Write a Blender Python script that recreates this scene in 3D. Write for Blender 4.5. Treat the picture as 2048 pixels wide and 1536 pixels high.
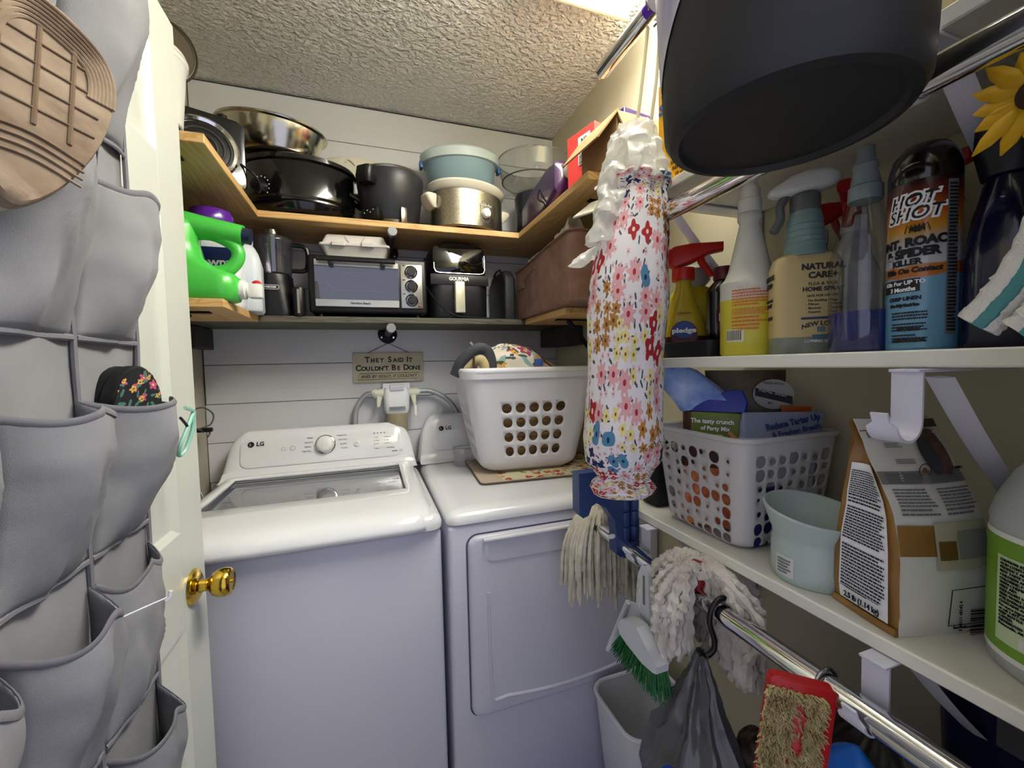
import bpy, bmesh, math, random
from math import sin, cos, pi, sqrt, radians, atan2
from mathutils import Vector, Matrix, noise
for o in list(bpy.data.objects): bpy.data.objects.remove(o)
S = bpy.context.scene
C = S.collection
# ------------------------------------------------------------------ camera
CAM_H = 1.35
cd = bpy.data.cameras.new('camera'); cam = bpy.data.objects.new('camera', cd); C.objects.link(cam)
cd.sensor_fit = 'HORIZONTAL'; cd.sensor_width = 36; cd.lens = 36 * 827.14 / 2048; cd.clip_start = .01
def cam_axes(yaw, pitch, roll):
    f = Vector((sin(yaw) * cos(pitch), cos(yaw) * cos(pitch), -sin(pitch)))
    r = Vector((cos(yaw), -sin(yaw), 0)); u = r.cross(f)
    return r * cos(roll) + u * sin(roll), u * cos(roll) - r * sin(roll), f
_r, _u, _f = cam_axes(.332816, .047219, -.0229773)
cam.matrix_world = Matrix(((_r.x, _u.x, -_f.x, 0), (_r.y, _u.y, -_f.y, 0), (_r.z, _u.z, -_f.z, CAM_H), (0, 0, 0, 1)))
S.camera = cam
# ------------------------------------------------------------------ world: the cool daylit room behind the camera
W = bpy.data.worlds.new('world'); S.world = W; W.use_nodes = True
bgn = W.node_tree.nodes['Background']; bgn.inputs[0].default_value = (.78, .80, 1.0, 1); bgn.inputs[1].default_value = .92
LIGHT_STRENGTH = 24.5
LIGHT_COLOR = (1.0, .985, .915, 1)
cy = S.cycles; cy.max_bounces = 7; cy.diffuse_bounces = 4; cy.glossy_bounces = 3; cy.transmission_bounces = 3; cy.transparent_max_bounces = 12; cy.caustics_reflective = False; cy.caustics_refractive = False; cy.adaptive_threshold = .04
S.view_settings.view_transform = 'Standard'; S.view_settings.look = 'None'
S.view_settings.exposure = 0.14; S.view_settings.gamma = 1.0; S.view_settings.use_curve_mapping = False
# ------------------------------------------------------------------ materials
def lin(h):
    if isinstance(h, (tuple, list)): return tuple(h[:3])
    h = h.lstrip('#'); o = []
    for i in (0, 2, 4):
        c = int(h[i:i + 2], 16) / 255
        o.append(c / 12.92 if c <= .04045 else ((c + .055) / 1.055) ** 2.4)
    return tuple(o)
MC = {}
def mat(name, col, rough=.5, metal=0., bump=None, var=None, alpha=1., trans=0., emis=0., coat=0., ior=1.45, spec=.5, aniso=0, coords='Object'):
    if name in MC: return MC[name]
    m = bpy.data.materials.new(name); m.use_nodes = True; MC[name] = m
    nt = m.node_tree; N = nt.nodes; L = nt.links; p = N['Principled BSDF']
    c = lin(col) + (1,)
    p.inputs['Base Color'].default_value = c; p.inputs['Roughness'].default_value = rough; p.inputs['Metallic'].default_value = metal
    p.inputs['Alpha'].default_value = alpha; p.inputs['Transmission Weight'].default_value = trans; p.inputs['IOR'].default_value = ior
    p.inputs['Coat Weight'].default_value = coat; p.inputs['Specular IOR Level'].default_value = spec
    if aniso: p.inputs['Anisotropic'].default_value = aniso
    if emis: p.inputs['Emission Color'].default_value = c; p.inputs['Emission Strength'].default_value = emis
    if bump or var:
        tc = N.new('ShaderNodeTexCoord')
        def nz(sc, det=3, stretch=None):
            n = N.new('ShaderNodeTexNoise'); n.inputs['Scale'].default_value = sc; n.inputs['Detail'].default_value = det
            if stretch:
                mp = N.new('ShaderNodeMapping'); mp.inputs['Scale'].default_value = stretch
                L.new(tc.outputs[coords], mp.inputs[0]); L.new(mp.outputs[0], n.inputs['Vector'])
            else: L.new(tc.outputs[coords], n.inputs['Vector'])
            return n
        if bump:
            n = nz(bump[0], 3, bump[3] if len(bump) > 3 else None); b = N.new('ShaderNodeBump')
            b.inputs['Strength'].default_value = bump[1]; b.inputs['Distance'].default_value = bump[2] if len(bump) > 2 else .002
            L.new(n.outputs['Fac'], b.inputs['Height']); L.new(b.outputs[0], p.inputs['Normal'])
        if var:
            n = nz(var[0], 4, var[3] if len(var) > 3 else None); r = N.new('ShaderNodeValToRGB')
            r.color_ramp.elements[0].position = .32; r.color_ramp.elements[1].position = .68
            r.color_ramp.elements[0].color = lin(var[1]) + (1,); r.color_ramp.elements[1].color = c
            L.new(n.outputs['Fac'], r.inputs[0]); L.new(r.outputs[0], p.inputs['Base Color'])
    return m
def thin_glass(name, tint=(.92, .94, .95), gloss=.10, rough=.03, haze=0., hazecol=(.8, .8, .8)):
    """a thin clear sheet: mostly see-through, a fresnel gloss and a little haze"""
    if name in MC: return MC[name]
    m = bpy.data.materials.new(name); m.use_nodes = True; MC[name] = m
    nt = m.node_tree; N = nt.nodes; L = nt.links; N.remove(N['Principled BSDF']); out = N['Material Output']
    t = N.new('ShaderNodeBsdfTransparent'); t.inputs[0].default_value = tint + (1,)
    g = N.new('ShaderNodeBsdfGlossy'); g.inputs['Roughness'].default_value = rough
    lw = N.new('ShaderNodeLayerWeight'); pw = N.new('ShaderNodeMath'); pw.operation = 'POWER'; pw.inputs[1].default_value = 4.; L.new(lw.outputs['Facing'], pw.inputs[0])
    mth = N.new('ShaderNodeMath'); mth.operation = 'MULTIPLY_ADD'; mth.inputs[1].default_value = .6; mth.inputs[2].default_value = gloss; mth.use_clamp = True
    L.new(pw.outputs[0], mth.inputs[0])
    s = N.new('ShaderNodeMixShader'); L.new(mth.outputs[0], s.inputs[0]); L.new(g.outputs[0], s.inputs[2])
    if haze:
        d = N.new('ShaderNodeBsdfDiffuse'); d.inputs[0].default_value = hazecol + (1,)
        tl = N.new('ShaderNodeBsdfTranslucent'); tl.inputs[0].default_value = hazecol + (1,)
        ad = N.new('ShaderNodeMixShader'); ad.inputs[0].default_value = .45
        L.new(d.outputs[0], ad.inputs[1]); L.new(tl.outputs[0], ad.inputs[2])
        s2 = N.new('ShaderNodeMixShader'); s2.inputs[0].default_value = haze
        L.new(t.outputs[0], s2.inputs[1]); L.new(ad.outputs[0], s2.inputs[2]); L.new(s2.outputs[0], s.inputs[1])
    else: L.new(t.outputs[0], s.inputs[1])
    L.new(s.outputs[0], out.inputs[0]); return m
def wood(name, a, b, axis=0, scale=1., rough=.55, knots=True):
    if name in MC: return MC[name]
    m = mat(name, a, rough); nt = m.node_tree; N = nt.nodes; L = nt.links; p = N['Principled BSDF']
    tc = N.new('ShaderNodeTexCoord'); mp = N.new('ShaderNodeMapping')
    sc = [14 * scale] * 3; sc[axis] = 1.1 * scale; mp.inputs['Scale'].default_value = sc
    L.new(tc.outputs['Object'], mp.inputs[0])
    n1 = N.new('ShaderNodeTexNoise'); n1.inputs['Scale'].default_value = 1.2; n1.inputs['Detail'].default_value = 2; n1.inputs['Distortion'].default_value = 1.2
    L.new(mp.outputs[0], n1.inputs['Vector'])
    w = N.new('ShaderNodeMath'); w.operation = 'MULTIPLY'; w.inputs[1].default_value = 16; L.new(n1.outputs['Fac'], w.inputs[0])
    fr = N.new('ShaderNodeMath'); fr.operation = 'PINGPONG'; fr.inputs[1].default_value = 1; L.new(w.outputs[0], fr.inputs[0])
    r = N.new('ShaderNodeValToRGB'); r.color_ramp.elements[0].color = lin(a) + (1,); r.color_ramp.elements[1].color = lin(b) + (1,)
    r.color_ramp.elements[0].position = .3; r.color_ramp.elements[1].position = 1.0
    L.new(fr.outputs[0], r.inputs[0]); L.new(r.outputs[0], p.inputs['Base Color'])
    bp = N.new('ShaderNodeBump'); bp.inputs['Strength'].default_value = .15; bp.inputs['Distance'].default_value = .001
    L.new(fr.outputs[0], bp.inputs['Height']); L.new(bp.outputs[0], p.inputs['Normal'])
    return m
def floral(name, base, layers, rough=.85):
    """printed cotton: layers = (scale, petals, radius, colour, centre colour, share, seed); drawn in UV space (metres)"""
    if name in MC: return MC[name]
    m = mat(name, base, rough); nt = m.node_tree; N = nt.nodes; L = nt.links; p = N['Principled BSDF']
    uv = N.new('ShaderNodeUVMap')
    prev = None
    def mth(op, a, b=None, c=None):
        n = N.new('ShaderNodeMath'); n.operation = op
        for i, v in enumerate((a, b, c)):
            if v is None: continue
            if isinstance(v, (int, float)): n.inputs[i].default_value = v
            else: L.new(v, n.inputs[i])
        return n.outputs[0]
    for (sc, pet, rad, col, cc, share, seed, *rng) in layers:
        v1 = N.new('ShaderNodeVectorMath'); v1.operation = 'MULTIPLY_ADD'; v1.inputs[1].default_value = (sc, sc, 0); v1.inputs[2].default_value = (seed * 3.7, seed * 1.9, 0)
        L.new(uv.outputs[0], v1.inputs[0])
        vo = N.new('ShaderNodeTexVoronoi'); vo.voronoi_dimensions = '2D'; vo.inputs['Scale'].default_value = 1; vo.inputs['Randomness'].default_value = .55
        L.new(v1.outputs[0], vo.inputs['Vector'])
        df = N.new('ShaderNodeVectorMath'); df.operation = 'SUBTRACT'; L.new(v1.outputs[0], df.inputs[0]); L.new(vo.outputs['Position'], df.inputs[1])
        sp = N.new('ShaderNodeSeparateXYZ'); L.new(df.outputs[0], sp.inputs[0])
        ln = N.new('ShaderNodeVectorMath'); ln.operation = 'LENGTH'; L.new(df.outputs[0], ln.inputs[0]); r = ln.outputs['Value']
        sc3 = N.new('ShaderNodeSeparateColor'); L.new(vo.outputs['Color'], sc3.inputs[0])
        an = mth('ARCTAN2', sp.outputs[1], sp.outputs[0]); an = mth('MULTIPLY_ADD', sc3.outputs[1], 6.28, an)
        if pet == 1:   # a leaf: squeezed lens
            q = mth('ABSOLUTE', mth('SINE', an)); lim = mth('MULTIPLY_ADD', q, -rad * .72, rad)
        else:
            q = mth('COSINE', mth('MULTIPLY', an, float(pet))); lim = mth('MULTIPLY_ADD', q, rad * .2, rad * .8)
        mk = mth('MULTIPLY', mth('LESS_THAN', r, lim), mth('LESS_THAN', sc3.outputs[0], share))
        gate = None
        if rng:      # flowers of one kind grow in clusters: a coarse cell decides the kind
            pv = N.new('ShaderNodeVectorMath'); pv.operation = 'SUBTRACT'; pv.inputs[1].default_value = (seed * 3.7, seed * 1.9, 0); L.new(vo.outputs['Position'], pv.inputs[0])
            pw2 = N.new('ShaderNodeVectorMath'); pw2.operation = 'SCALE'; pw2.inputs['Scale'].default_value = 23. / sc; L.new(pv.outputs[0], pw2.inputs[0])
            v2 = N.new('ShaderNodeTexVoronoi'); v2.voronoi_dimensions = '2D'; v2.inputs['Scale'].default_value = 1; L.new(pw2.outputs[0], v2.inputs['Vector'])
            s2 = N.new('ShaderNodeSeparateColor'); L.new(v2.outputs['Color'], s2.inputs[0])
            gate = mth('MULTIPLY', mth('GREATER_THAN', s2.outputs[0], rng[0]), mth('LESS_THAN', s2.outputs[0], rng[1])); mk = mth('MULTIPLY', mk, gate)
        mx = N.new('ShaderNodeMix'); mx.data_type = 'RGBA'; L.new(mk, mx.inputs[0])
        if prev is None: mx.inputs[6].default_value = lin(base) + (1,)
        else: L.new(prev, mx.inputs[6])
        mx.inputs[7].default_value = lin(col) + (1,); prev = mx.outputs[2]
        if cc:
            mk2 = mth('MULTIPLY', mth('LESS_THAN', r, rad * .22), mth('LESS_THAN', sc3.outputs[0], share))
            if gate is not None: mk2 = mth('MULTIPLY', mk2, gate)
            mx = N.new('ShaderNodeMix'); mx.data_type = 'RGBA'; L.new(mk2, mx.inputs[0]); L.new(prev, mx.inputs[6]); mx.inputs[7].default_value = lin(cc) + (1,); prev = mx.outputs[2]
    L.new(prev, p.inputs['Base Color']); return m
# ------------------------------------------------------------------ mesh building
def rrect(w, d, r, n=5, cx=0, cy=0):
    r = min(r, w / 2 - 1e-5, d / 2 - 1e-5); o = []
    for (sx, sy, a0) in ((1, 1, 0), (-1, 1, 90), (-1, -1, 180), (1, -1, 270)):
        for k in range(n + 1):
            a = radians(a0 + 90 * k / n); o.append((cx + sx * (w / 2 - r) + r * cos(a), cy + sy * (d / 2 - r) + r * sin(a)))
    return o
def smooth_path(pts, sub=6, closed=False):
    P = [Vector(p) for p in pts]; n = len(P); o = []
    for i in range(n if closed else n - 1):
        a = P[(i - 1) % n] if closed or i > 0 else P[0] * 2 - P[1]; b = P[i]; c = P[(i + 1) % n]
        d = P[(i + 2) % n] if closed or i + 2 < n else c * 2 - b
        for k in range(sub):
            t = k / sub
            o.append(.5 * ((2 * b) + (c - a) * t + (2 * a - 5 * b + 4 * c - d) * t * t + (3 * b - a - 3 * c + d) * t ** 3))
    if not closed: o.append(P[-1])
    return o
class MB:
    def __init__(s, T=None): s.bm = bmesh.new(); s.uvl = None; s.T = T or Matrix()
    def _v(s, p): return s.bm.verts.new(s.T @ Vector(p))
    def at(s, T): s.T = T; return s
    def face(s, pts):
        try: return s.bm.faces.new([s._v(p) for p in pts])
        except ValueError: return None
    def box(s, x0, x1, y0, y1, z0, z1, bev=0., seg=2):
        v = [s._v((x, y, z)) for x in (x0, x1) for y in (y0, y1) for z in (z0, z1)]
        fs = [s.bm.faces.new([v[i] for i in q]) for q in ((0, 1, 3, 2), (4, 6, 7, 5), (0, 4, 5, 1), (2, 3, 7, 6), (0, 2, 6, 4), (1, 5, 7, 3))]
        if bev:
            es = list({e for f in fs for e in f.edges})
            bmesh.ops.bevel(s.bm, geom=es, offset=bev, segments=seg, profile=.5, affect='EDGES', clamp_overlap=True)
        return s
    def loops(s, rings, cap0=True, cap1=True, closed=True, wrap=False):
        R = [[s._v(p) for p in r] for r in rings]; n = len(R[0])
        pairs = list(zip(R, R[1:])) + ([(R[-1], R[0])] if wrap else [])
        for a, b in pairs:
            for i in range(n if closed else n - 1):
                j = (i + 1) % n
                try: s.bm.faces.new((a[i], a[j], b[j], b[i]))
                except ValueError: pass
        if cap0 and not wrap: s.bm.faces.new(R[0][::-1])
        if cap1 and not wrap: s.bm.faces.new(R[-1])
        return s
    def loft(s, secs, n=5, cap0=True, cap1=True):
        """secs: (z, w, d, r[, cx, cy]) rounded-rect sections stacked in z"""
        return s.loops([[(x, y, q[0]) for x, y in rrect(q[1], q[2], q[3], n, *(q[4:6] if len(q) > 4 else (0, 0)))] for q in secs], cap0, cap1)
    def lathe(s, prof, n=32, c=(0, 0, 0), sx=1, sy=1, cap0=True, cap1=True, a0=0, a1=2 * pi, axis='z'):
        full = abs(a1 - a0 - 2 * pi) < 1e-6
        A = [a0 + (a1 - a0) * i / (n if full else n - 1) for i in range(n)]
        def pt(r, z, a):
            x, y = r * cos(a) * sx, r * sin(a) * sy
            q = (x, y, z) if axis == 'z' else ((z, x, y) if axis == 'x' else (y, z, x))
            return (q[0] + c[0], q[1] + c[1], q[2] + c[2])
        return s.loops([[pt(max(r, 1e-5), z, a) for a in A] for r, z in prof], cap0 and full, cap1 and full, closed=full)
    def tube(s, pts, r, n=8, closed=False, cap=True, flat=1., ref=None):
        P = [Vector(p) for p in pts]; m = len(P); rings = []; prev = Vector(ref) if ref else None
        for i, p in enumerate(P):
            if closed: t = (P[(i + 1) % m] - P[(i - 1) % m])
            else: t = P[min(i + 1, m - 1)] - P[max(i - 1, 0)]
            if t.length < 1e-9: t = Vector((0, 0, 1))
            t.normalize()
            if prev is None: prev = Vector((0, 0, 1)) if abs(t.z) < .9 else Vector((1, 0, 0))
            u = prev - t * prev.dot(t)
            if u.length < 1e-6: u = t.orthogonal()
            u.normalize(); w = t.cross(u); prev = u
            rr = r[i] if isinstance(r, (list, tuple)) else r
            rings.append([p + u * rr * cos(2 * pi * k / n) + w * rr * flat * sin(2 * pi * k / n) for k in range(n)])
        return s.loops(rings, cap and not closed, cap and not closed, wrap=closed)
    def prism(s, poly, axis, a, b):
        """2D outline extruded along an axis; for x: (y,z), y: (x,z), z: (x,y)"""
        f = {'x': lambda p, t: (t, p[0], p[1]), 'y': lambda p, t: (p[0], t, p[1]), 'z': lambda p, t: (p[0], p[1], t)}[axis]
        return s.loops([[f(p, a) for p in poly], [f(p, b) for p in poly]])
    def grid(s, nu, nv, fn, uv=None, closeu=False, skip=None):
        V = [[s._v(fn(i / (nu if closeu else nu - 1), j / (nv - 1))) for j in range(nv)] for i in range(nu)]
        if uv and s.uvl is None: s.uvl = s.bm.loops.layers.uv.new('UVMap')
        for i in range(nu if closeu else nu - 1):
            for j in range(nv - 1):
                if skip and skip(i, j): continue
                i2 = (i + 1) % nu
                try: f = s.bm.faces.new((V[i][j], V[i2][j], V[i2][j + 1], V[i][j + 1]))
                except ValueError: continue
                if uv:
                    for l, (a, b) in zip(f.loops, ((i, j), (i + 1, j), (i + 1, j + 1), (i, j + 1))):
                        l[s.uvl].uv = uv(a / (nu if closeu else nu - 1), b / (nv - 1))
        return s
    def perf(s, nc, nr, fn, hole, sub=2):
        """wall of nc x nr cells, fn(u,v)->point, hole(i,j)->(cx,cy,rx,ry) in cell units or None"""
        K = 16
        sq = [(1, .5), (1, .75), (1, 1), (.75, 1), (.5, 1), (.25, 1), (0, 1), (0, .75), (0, .5), (0, .25), (0, 0), (.25, 0), (.5, 0), (.75, 0), (1, 0), (1, .25)]
        for i in range(nc):
            for j in range(nr):
                h = hole(i, j); P = lambda a, b: fn((i + a) / nc, (j + b) / nr)
                if h:
                    inner = [(.5 + h[0] + h[2] * cos(2 * pi * k / K), .5 + h[1] + h[3] * sin(2 * pi * k / K)) for k in range(K)]
                    for k in range(K):
                        m = (k + 1) % K
                        s.face([P(*inner[k]), P(*sq[k]), P(*sq[m]), P(*inner[m])])
                else:
                    for a in range(4):
                        for b in range(4):
                            s.face([P(a / 4, b / 4), P((a + 1) / 4, b / 4), P((a + 1) / 4, (b + 1) / 4), P(a / 4, (b + 1) / 4)])
        bmesh.ops.remove_doubles(s.bm, verts=s.bm.verts, dist=1e-5); return s
    def warp(s, fn):
        for v in s.bm.verts: v.co = Vector(fn(v.co))
        return s
    def crumple(s, amp, freq, seed=0):
        s.bm.normal_update()
        for v in s.bm.verts:
            q = v.co * freq + Vector((seed * 7.1, seed * 3.3, seed))
            v.co = v.co + noise.noise_vector(q) * amp + v.normal * ((.5 - abs(noise.noise(q * 1.7))) * amp * .9)
        return s
    def make(s, name, m, parent=None, smooth=40, solid=0., subsurf=0, label=None, kind=None, offset=-1, norm=True):
        if norm: bmesh.ops.recalc_face_normals(s.bm, faces=s.bm.faces)
        me = bpy.data.meshes.new(name); s.bm.to_mesh(me); s.bm.free()
        if smooth:
            me.polygons.foreach_set('use_smooth', [True] * len(me.polygons))
            me.set_sharp_from_angle(angle=radians(smooth))
        me.materials.append(m)
        o = bpy.data.objects.new(name, me); C.objects.link(o)
        if parent: o.parent = parent
        if subsurf:
            q = o.modifiers.new('subsurf', 'SUBSURF'); q.levels = q.render_levels = subsurf
        if solid:
            q = o.modifiers.new('solid', 'SOLIDIFY'); q.thickness = solid; q.offset = offset
        if label: o['label'] = label
        if kind: o['kind'] = kind
        return o
def tag(o, label, cat, group=None):
    o['label'] = label; o['category'] = cat
    if group: o['group'] = group
    return o
def thing(name, label, cat, loc=(0, 0, 0), rz=0., rx=0., ry=0., group=None):
    o = bpy.data.objects.new(name, None); C.objects.link(o); o.empty_display_size = .05
    o.location = loc; o.rotation_euler = (radians(rx), radians(ry), radians(rz)); return tag(o, label, cat, group)
def struct(o): o['kind'] = 'structure'; return o
def copy_tree(o, parent=None):
    c = o.copy(); C.objects.link(c); c.parent = parent
    for ch in list(o.children): copy_tree(ch, c)
    return c
TQ = []
def txt(body, parent, m, loc, right=(1, 0, 0), up=(0, 0, 1), size=.02, width=None, wrap=0., ext=.0004, bold=0., shear=0., align='CENTER', name='lettering', squash=1., arc=0.):
    cu = bpy.data.curves.new('t', 'FONT'); cu.body = body; cu.size = size; cu.extrude = ext; cu.align_x = align; cu.align_y = 'CENTER'
    cu.offset = bold; cu.shear = shear; cu.resolution_u = 3
    o = bpy.data.objects.new('t', cu); C.objects.link(o)
    TQ.append((o, parent, m, Vector(loc), Vector(right).normalized(), Vector(up).normalized(), width, wrap, name, squash, arc))
def flush_text():
    dg = bpy.context.evaluated_depsgraph_get(); dg.update()
    for (o, parent, m, loc, R, U, width, wrap, name, squash, arc) in TQ:
        me = bpy.data.meshes.new_from_object(o.evaluated_get(dg)); N = R.cross(U)
        xs = [v.co.x for v in me.vertices]
        k = squash
        if width and xs: k = width / max(max(xs) - min(xs), 1e-6)
        for v in me.vertices:
            x, y, z = v.co.x * k, v.co.y, v.co.z
            if arc: y -= arc * x * x
            if wrap: a = x / wrap; v.co = loc + R * (wrap * sin(a)) + U * y + N * (wrap * (cos(a) - 1) + z)
            else: v.co = loc + R * x + U * y + N * z
        me.materials.clear(); me.materials.append(m)
        q = bpy.data.objects.new(name, me); C.objects.link(q); q.parent = parent
        cu = o.data; bpy.data.objects.remove(o); bpy.data.curves.remove(cu)
    TQ.clear()
def lines(parent, m, loc, right, up, w, h, rows, seed=1, fill=.55, name='small_print', wrap=0., wordlen=(.03, .1)):
    """small print too fine to read: rows of short dashes"""
    R = Vector(right).normalized(); U = Vector(up).normalized(); N = R.cross(U); rnd = random.Random(seed); b = MB(); loc = Vector(loc)
    for i in range(rows):
        y = h / 2 - (i + .5) * h / rows; hh = h / rows * fill / 2; x = -w / 2; end = w / 2 - (rnd.random() ** 3) * w * .35
        while x < end:
            l = min(rnd.uniform(*wordlen) * w, end - x)
            def P(px, py):
                if wrap: a = px / wrap; return loc + R * (wrap * sin(a)) + U * py + N * (wrap * (cos(a) - 1) + .0005)
                return loc + R * px + U * py + N * .0005
            b.face([P(x, y - hh), P(x + l, y - hh), P(x + l, y + hh), P(x, y + hh)]); x += l + .012 * w
    return b.make(name, m, parent, smooth=0, norm=False)
def lines_on(parent, m, fn, rows, seed=1, fill=.55, name='small_print', wordlen=(.03, .1), ragged=.3):
    """small print laid on a curved panel: fn(u, v) -> point"""
    rnd = random.Random(seed); b = MB()
    for i in range(rows):
        v = 1 - (i + .5) / rows; h = fill / rows / 2; x = 0; end = 1 - (rnd.random() ** 3) * ragged
        while x < end:
            l = min(rnd.uniform(*wordlen), end - x); b.face([fn(x, v - h), fn(x + l, v - h), fn(x + l, v + h), fn(x, v + h)]); x += l + .012
    return b.make(name, m, parent, smooth=0, norm=False)
def cyl_patch(r, z0, z1, a0, a1, n=14, off=.0006, t=None):
    """curved label wrapped on a cylinder about z"""
    b = MB(); b.grid(n, 2, lambda u, v: ((r + off) * cos(a0 + (a1 - a0) * u), (r + off) * sin(a0 + (a1 - a0) * u), z0 + (z1 - z0) * v)); return b
# ------------------------------------------------------------------ shared materials
BLACK = mat('black_plastic', '#0d0d0f', .35)
BLACKM = mat('black_matte', '#111112', .6)
WHITE = mat('white_plastic', '#e9e9e6', .35)
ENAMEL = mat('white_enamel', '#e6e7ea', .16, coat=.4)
ENAMEL_SHADED = mat('white_enamel_shaded', '#cbcbd9', .28)  # same white enamel, darkened and blued: shade on the fronts put into the colour
CHROME = mat('chrome', '#e8e8ea', .08, 1)
STEEL = mat('brushed_steel', '#b9b6ac', .28, 1, bump=(60, .08, .0006, (1, 1, 14)))
DARKSTEEL = mat('dark_iron', '#17171a', .5, .6)
INK = mat('black_print', '#15151a', .6)
GREYINK = mat('grey_print', '#6a6c72', .6)
WHITEINK = mat('white_print', '#f2f2f0', .6)
PAINTW = mat('white_paint', '#dfe1da', .45, bump=(40, .04, .001))
PINE = wood('pine_x', '#d8b277', '#c4985c', 0, .8); PINEY = wood('pine_y', '#d8b277', '#c4985c', 1, .8)
GREYWOOD = wood('grey_stained_wood', '#5d5a4c', '#423f36', 0)
CLEAR = thin_glass('clear_plastic', (.95, .96, .97), .04)
# ------------------------------------------------------------------ room shell
XL, XR, YB, YF, ZC = -.597, .886, 1.883, .12, 2.44
WALL = mat('cream_wall', '#cac3a6', .7, bump=(120, .12, .0008))
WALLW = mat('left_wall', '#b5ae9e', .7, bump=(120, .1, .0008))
def slab(name, m, *a, **k): return struct(MB().box(*a).make(name, m, None, smooth=0, **k))
slab('floor', mat('vinyl_floor', '#b3ab9d', .4, var=(4, '#9a9285')), XL - .1, XR + .1, -.6, YB + .1, -.06, 0)
def ceil_mat():
    m = mat('popcorn_ceiling', '#f4f2ea', .85); nt = m.node_tree; N = nt.nodes; L = nt.links
    tc = N.new('ShaderNodeTexCoord'); mp = N.new('ShaderNodeMapping'); mp.inputs['Scale'].default_value = (1, 1.25, 1); L.new(tc.outputs['Object'], mp.inputs[0])
    n = N.new('ShaderNodeTexNoise'); n.inputs['Scale'].default_value = 54; n.inputs['Detail'].default_value = 2.5; n.inputs['Distortion'].default_value = .4; L.new(mp.outputs[0], n.inputs['Vector'])
    r = N.new('ShaderNodeValToRGB'); r.color_ramp.elements[0].position = .38; r.color_ramp.elements[1].position = .66; L.new(n.outputs['Fac'], r.inputs[0])
    b = N.new('ShaderNodeBump'); b.inputs['Strength'].default_value = .85; b.inputs['Distance'].default_value = .013
    L.new(r.outputs[0], b.inputs['Height']); L.new(b.outputs[0], N['Principled BSDF'].inputs['Normal']); return m
slab('ceiling', ceil_mat(), XL - .1, XR + .1, .0, YB + .1, ZC, ZC + .06)
slab('wall_left', WALLW, XL - .1, XL, 0, YB + .1, 0, ZC)
slab('wall_right', WALL, XR, XR + .1, 0, YB + .1, 0, ZC)
# front wall: the doorway the picture is taken from
b = MB(); b.box(XL, -.385, 0, YF, 0, ZC); b.box(.44, XR, 0, YF, 0, ZC); b.box(-.385, .44, 0, YF, 2.07, ZC)
struct(b.make('wall_front', WALL, None, smooth=0))
# back wall: painted shiplap, each plank a board of its own with a dark joint
wb = struct(MB().box(XL, XR, YB, YB + .1, 0, ZC).make('wall_back', mat('joint_dark', '#3a3a3a', .9), None, smooth=0))
PLK = mat('shiplap_paint', '#d3d4d8', .42, bump=(90, .06, .001))
z = 1.0705 - .1513 * 7 - .0; k = 0
rnd = random.Random(4)
while z < ZC - .01:
    z1 = min(z + .1513, ZC)
    MB().box(XL + .002 + rnd.random() * .004, XR - .002, YB - .008 - rnd.random() * .0012, YB - .0005, max(z, 0.002) + .0011, z1 - .0011, .0012, 1).make('plank', PLK, wb, smooth=30)
    z = z1
# ------------------------------------------------------------------ ceiling fluorescent fixture
LX0, LX1, LY0, LY1 = .455, .755, -.0, 1.175
fx = thing('ceiling_light', 'white wrap-around ceiling light with a ribbed diffuser above the shelves', 'light', (.605, .53, 2.352))
lm = mat('lit_diffuser', LIGHT_COLOR, .4); p_ = lm.node_tree.nodes['Principled BSDF']; p_.inputs['Emission Color'].default_value = LIGHT_COLOR; p_.inputs['Emission Strength'].default_value = LIGHT_STRENGTH
hw, hl = .15, .55
MB().box(-hw, hw, -hl + .11, hl - .01, .003, .080, .012, 3).make('diffuser', lm, fx)
MB().box(-hw + .02, hw - .02, -hl + .11, hl - .01, .080, .088).make('pan', WHITE, fx, smooth=0)
for sy in (-hl + .10, hl - .012): MB().box(-hw - .004, hw + .004, sy, sy + .014, -.002, .088, .004).make('end_cap', mat('fixture_cream', '#efeacf', .4), fx)
# ------------------------------------------------------------------ shelves
def board(name, label, m, x0, x1, y0, y1, z0, z1, bev=.0015):
    o = MB().box(x0, x1, y0, y1, z0, z1, bev, 1).make(name, m, None, smooth=30); return tag(o, label, 'shelf')
UZ, UT = 1.880, .022      # top of the upper wooden shelf, thickness
board('wooden_shelf', 'long pine shelf board on the back wall under the pots', PINE, XL + .004, XR - .004, 1.588, YB - .009, UZ - UT, UZ)
board('wooden_shelf', 'short pine shelf board on the left wall holding the coil burner', PINEY, XL + .004, -.327, 1.115, 1.587, UZ - UT, UZ)
board('wooden_shelf', 'short pine shelf board on the right wall beneath the red box', PINEY, .592, XR - .004, 1.03, 1.587, UZ - UT, UZ)
GZ, GT = 1.533, .022
board('grey_shelf', 'grey stained back shelf board carrying the toaster oven', GREYWOOD, XL + .004, XR - .004, 1.588, YB - .009, GZ - GT, GZ)
board('wooden_shelf', 'small pine shelf board under the green detergent bottle', PINEY, XL + .004, -.340, 1.235, 1.587, GZ - GT, GZ)
board('wooden_shelf', 'small pine shelf board under the brown fabric bin', PINEY, .612, XR - .004, 1.222, 1.587, GZ - GT, GZ)
# grey cleats below the ends of the grey shelf
for nm, lb, a in (('shelf_cleat', 'dark grey wooden cleat block under the shelf beside the door', (XL + .001, -.556, 1.70, YB - .009, 1.432, 1.509)),
                  ('shelf_cleat', 'dark grey wooden cleat block under the shelf near the fabric bin', (.800, XR - .001, 1.60, YB - .009, 1.428, 1.509))):
    tag(MB().box(*a, .002, 1).make(nm, mat('dark_grey_wood', '#3b3a35', .6), None, smooth=30), lb, 'cleat')
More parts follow.
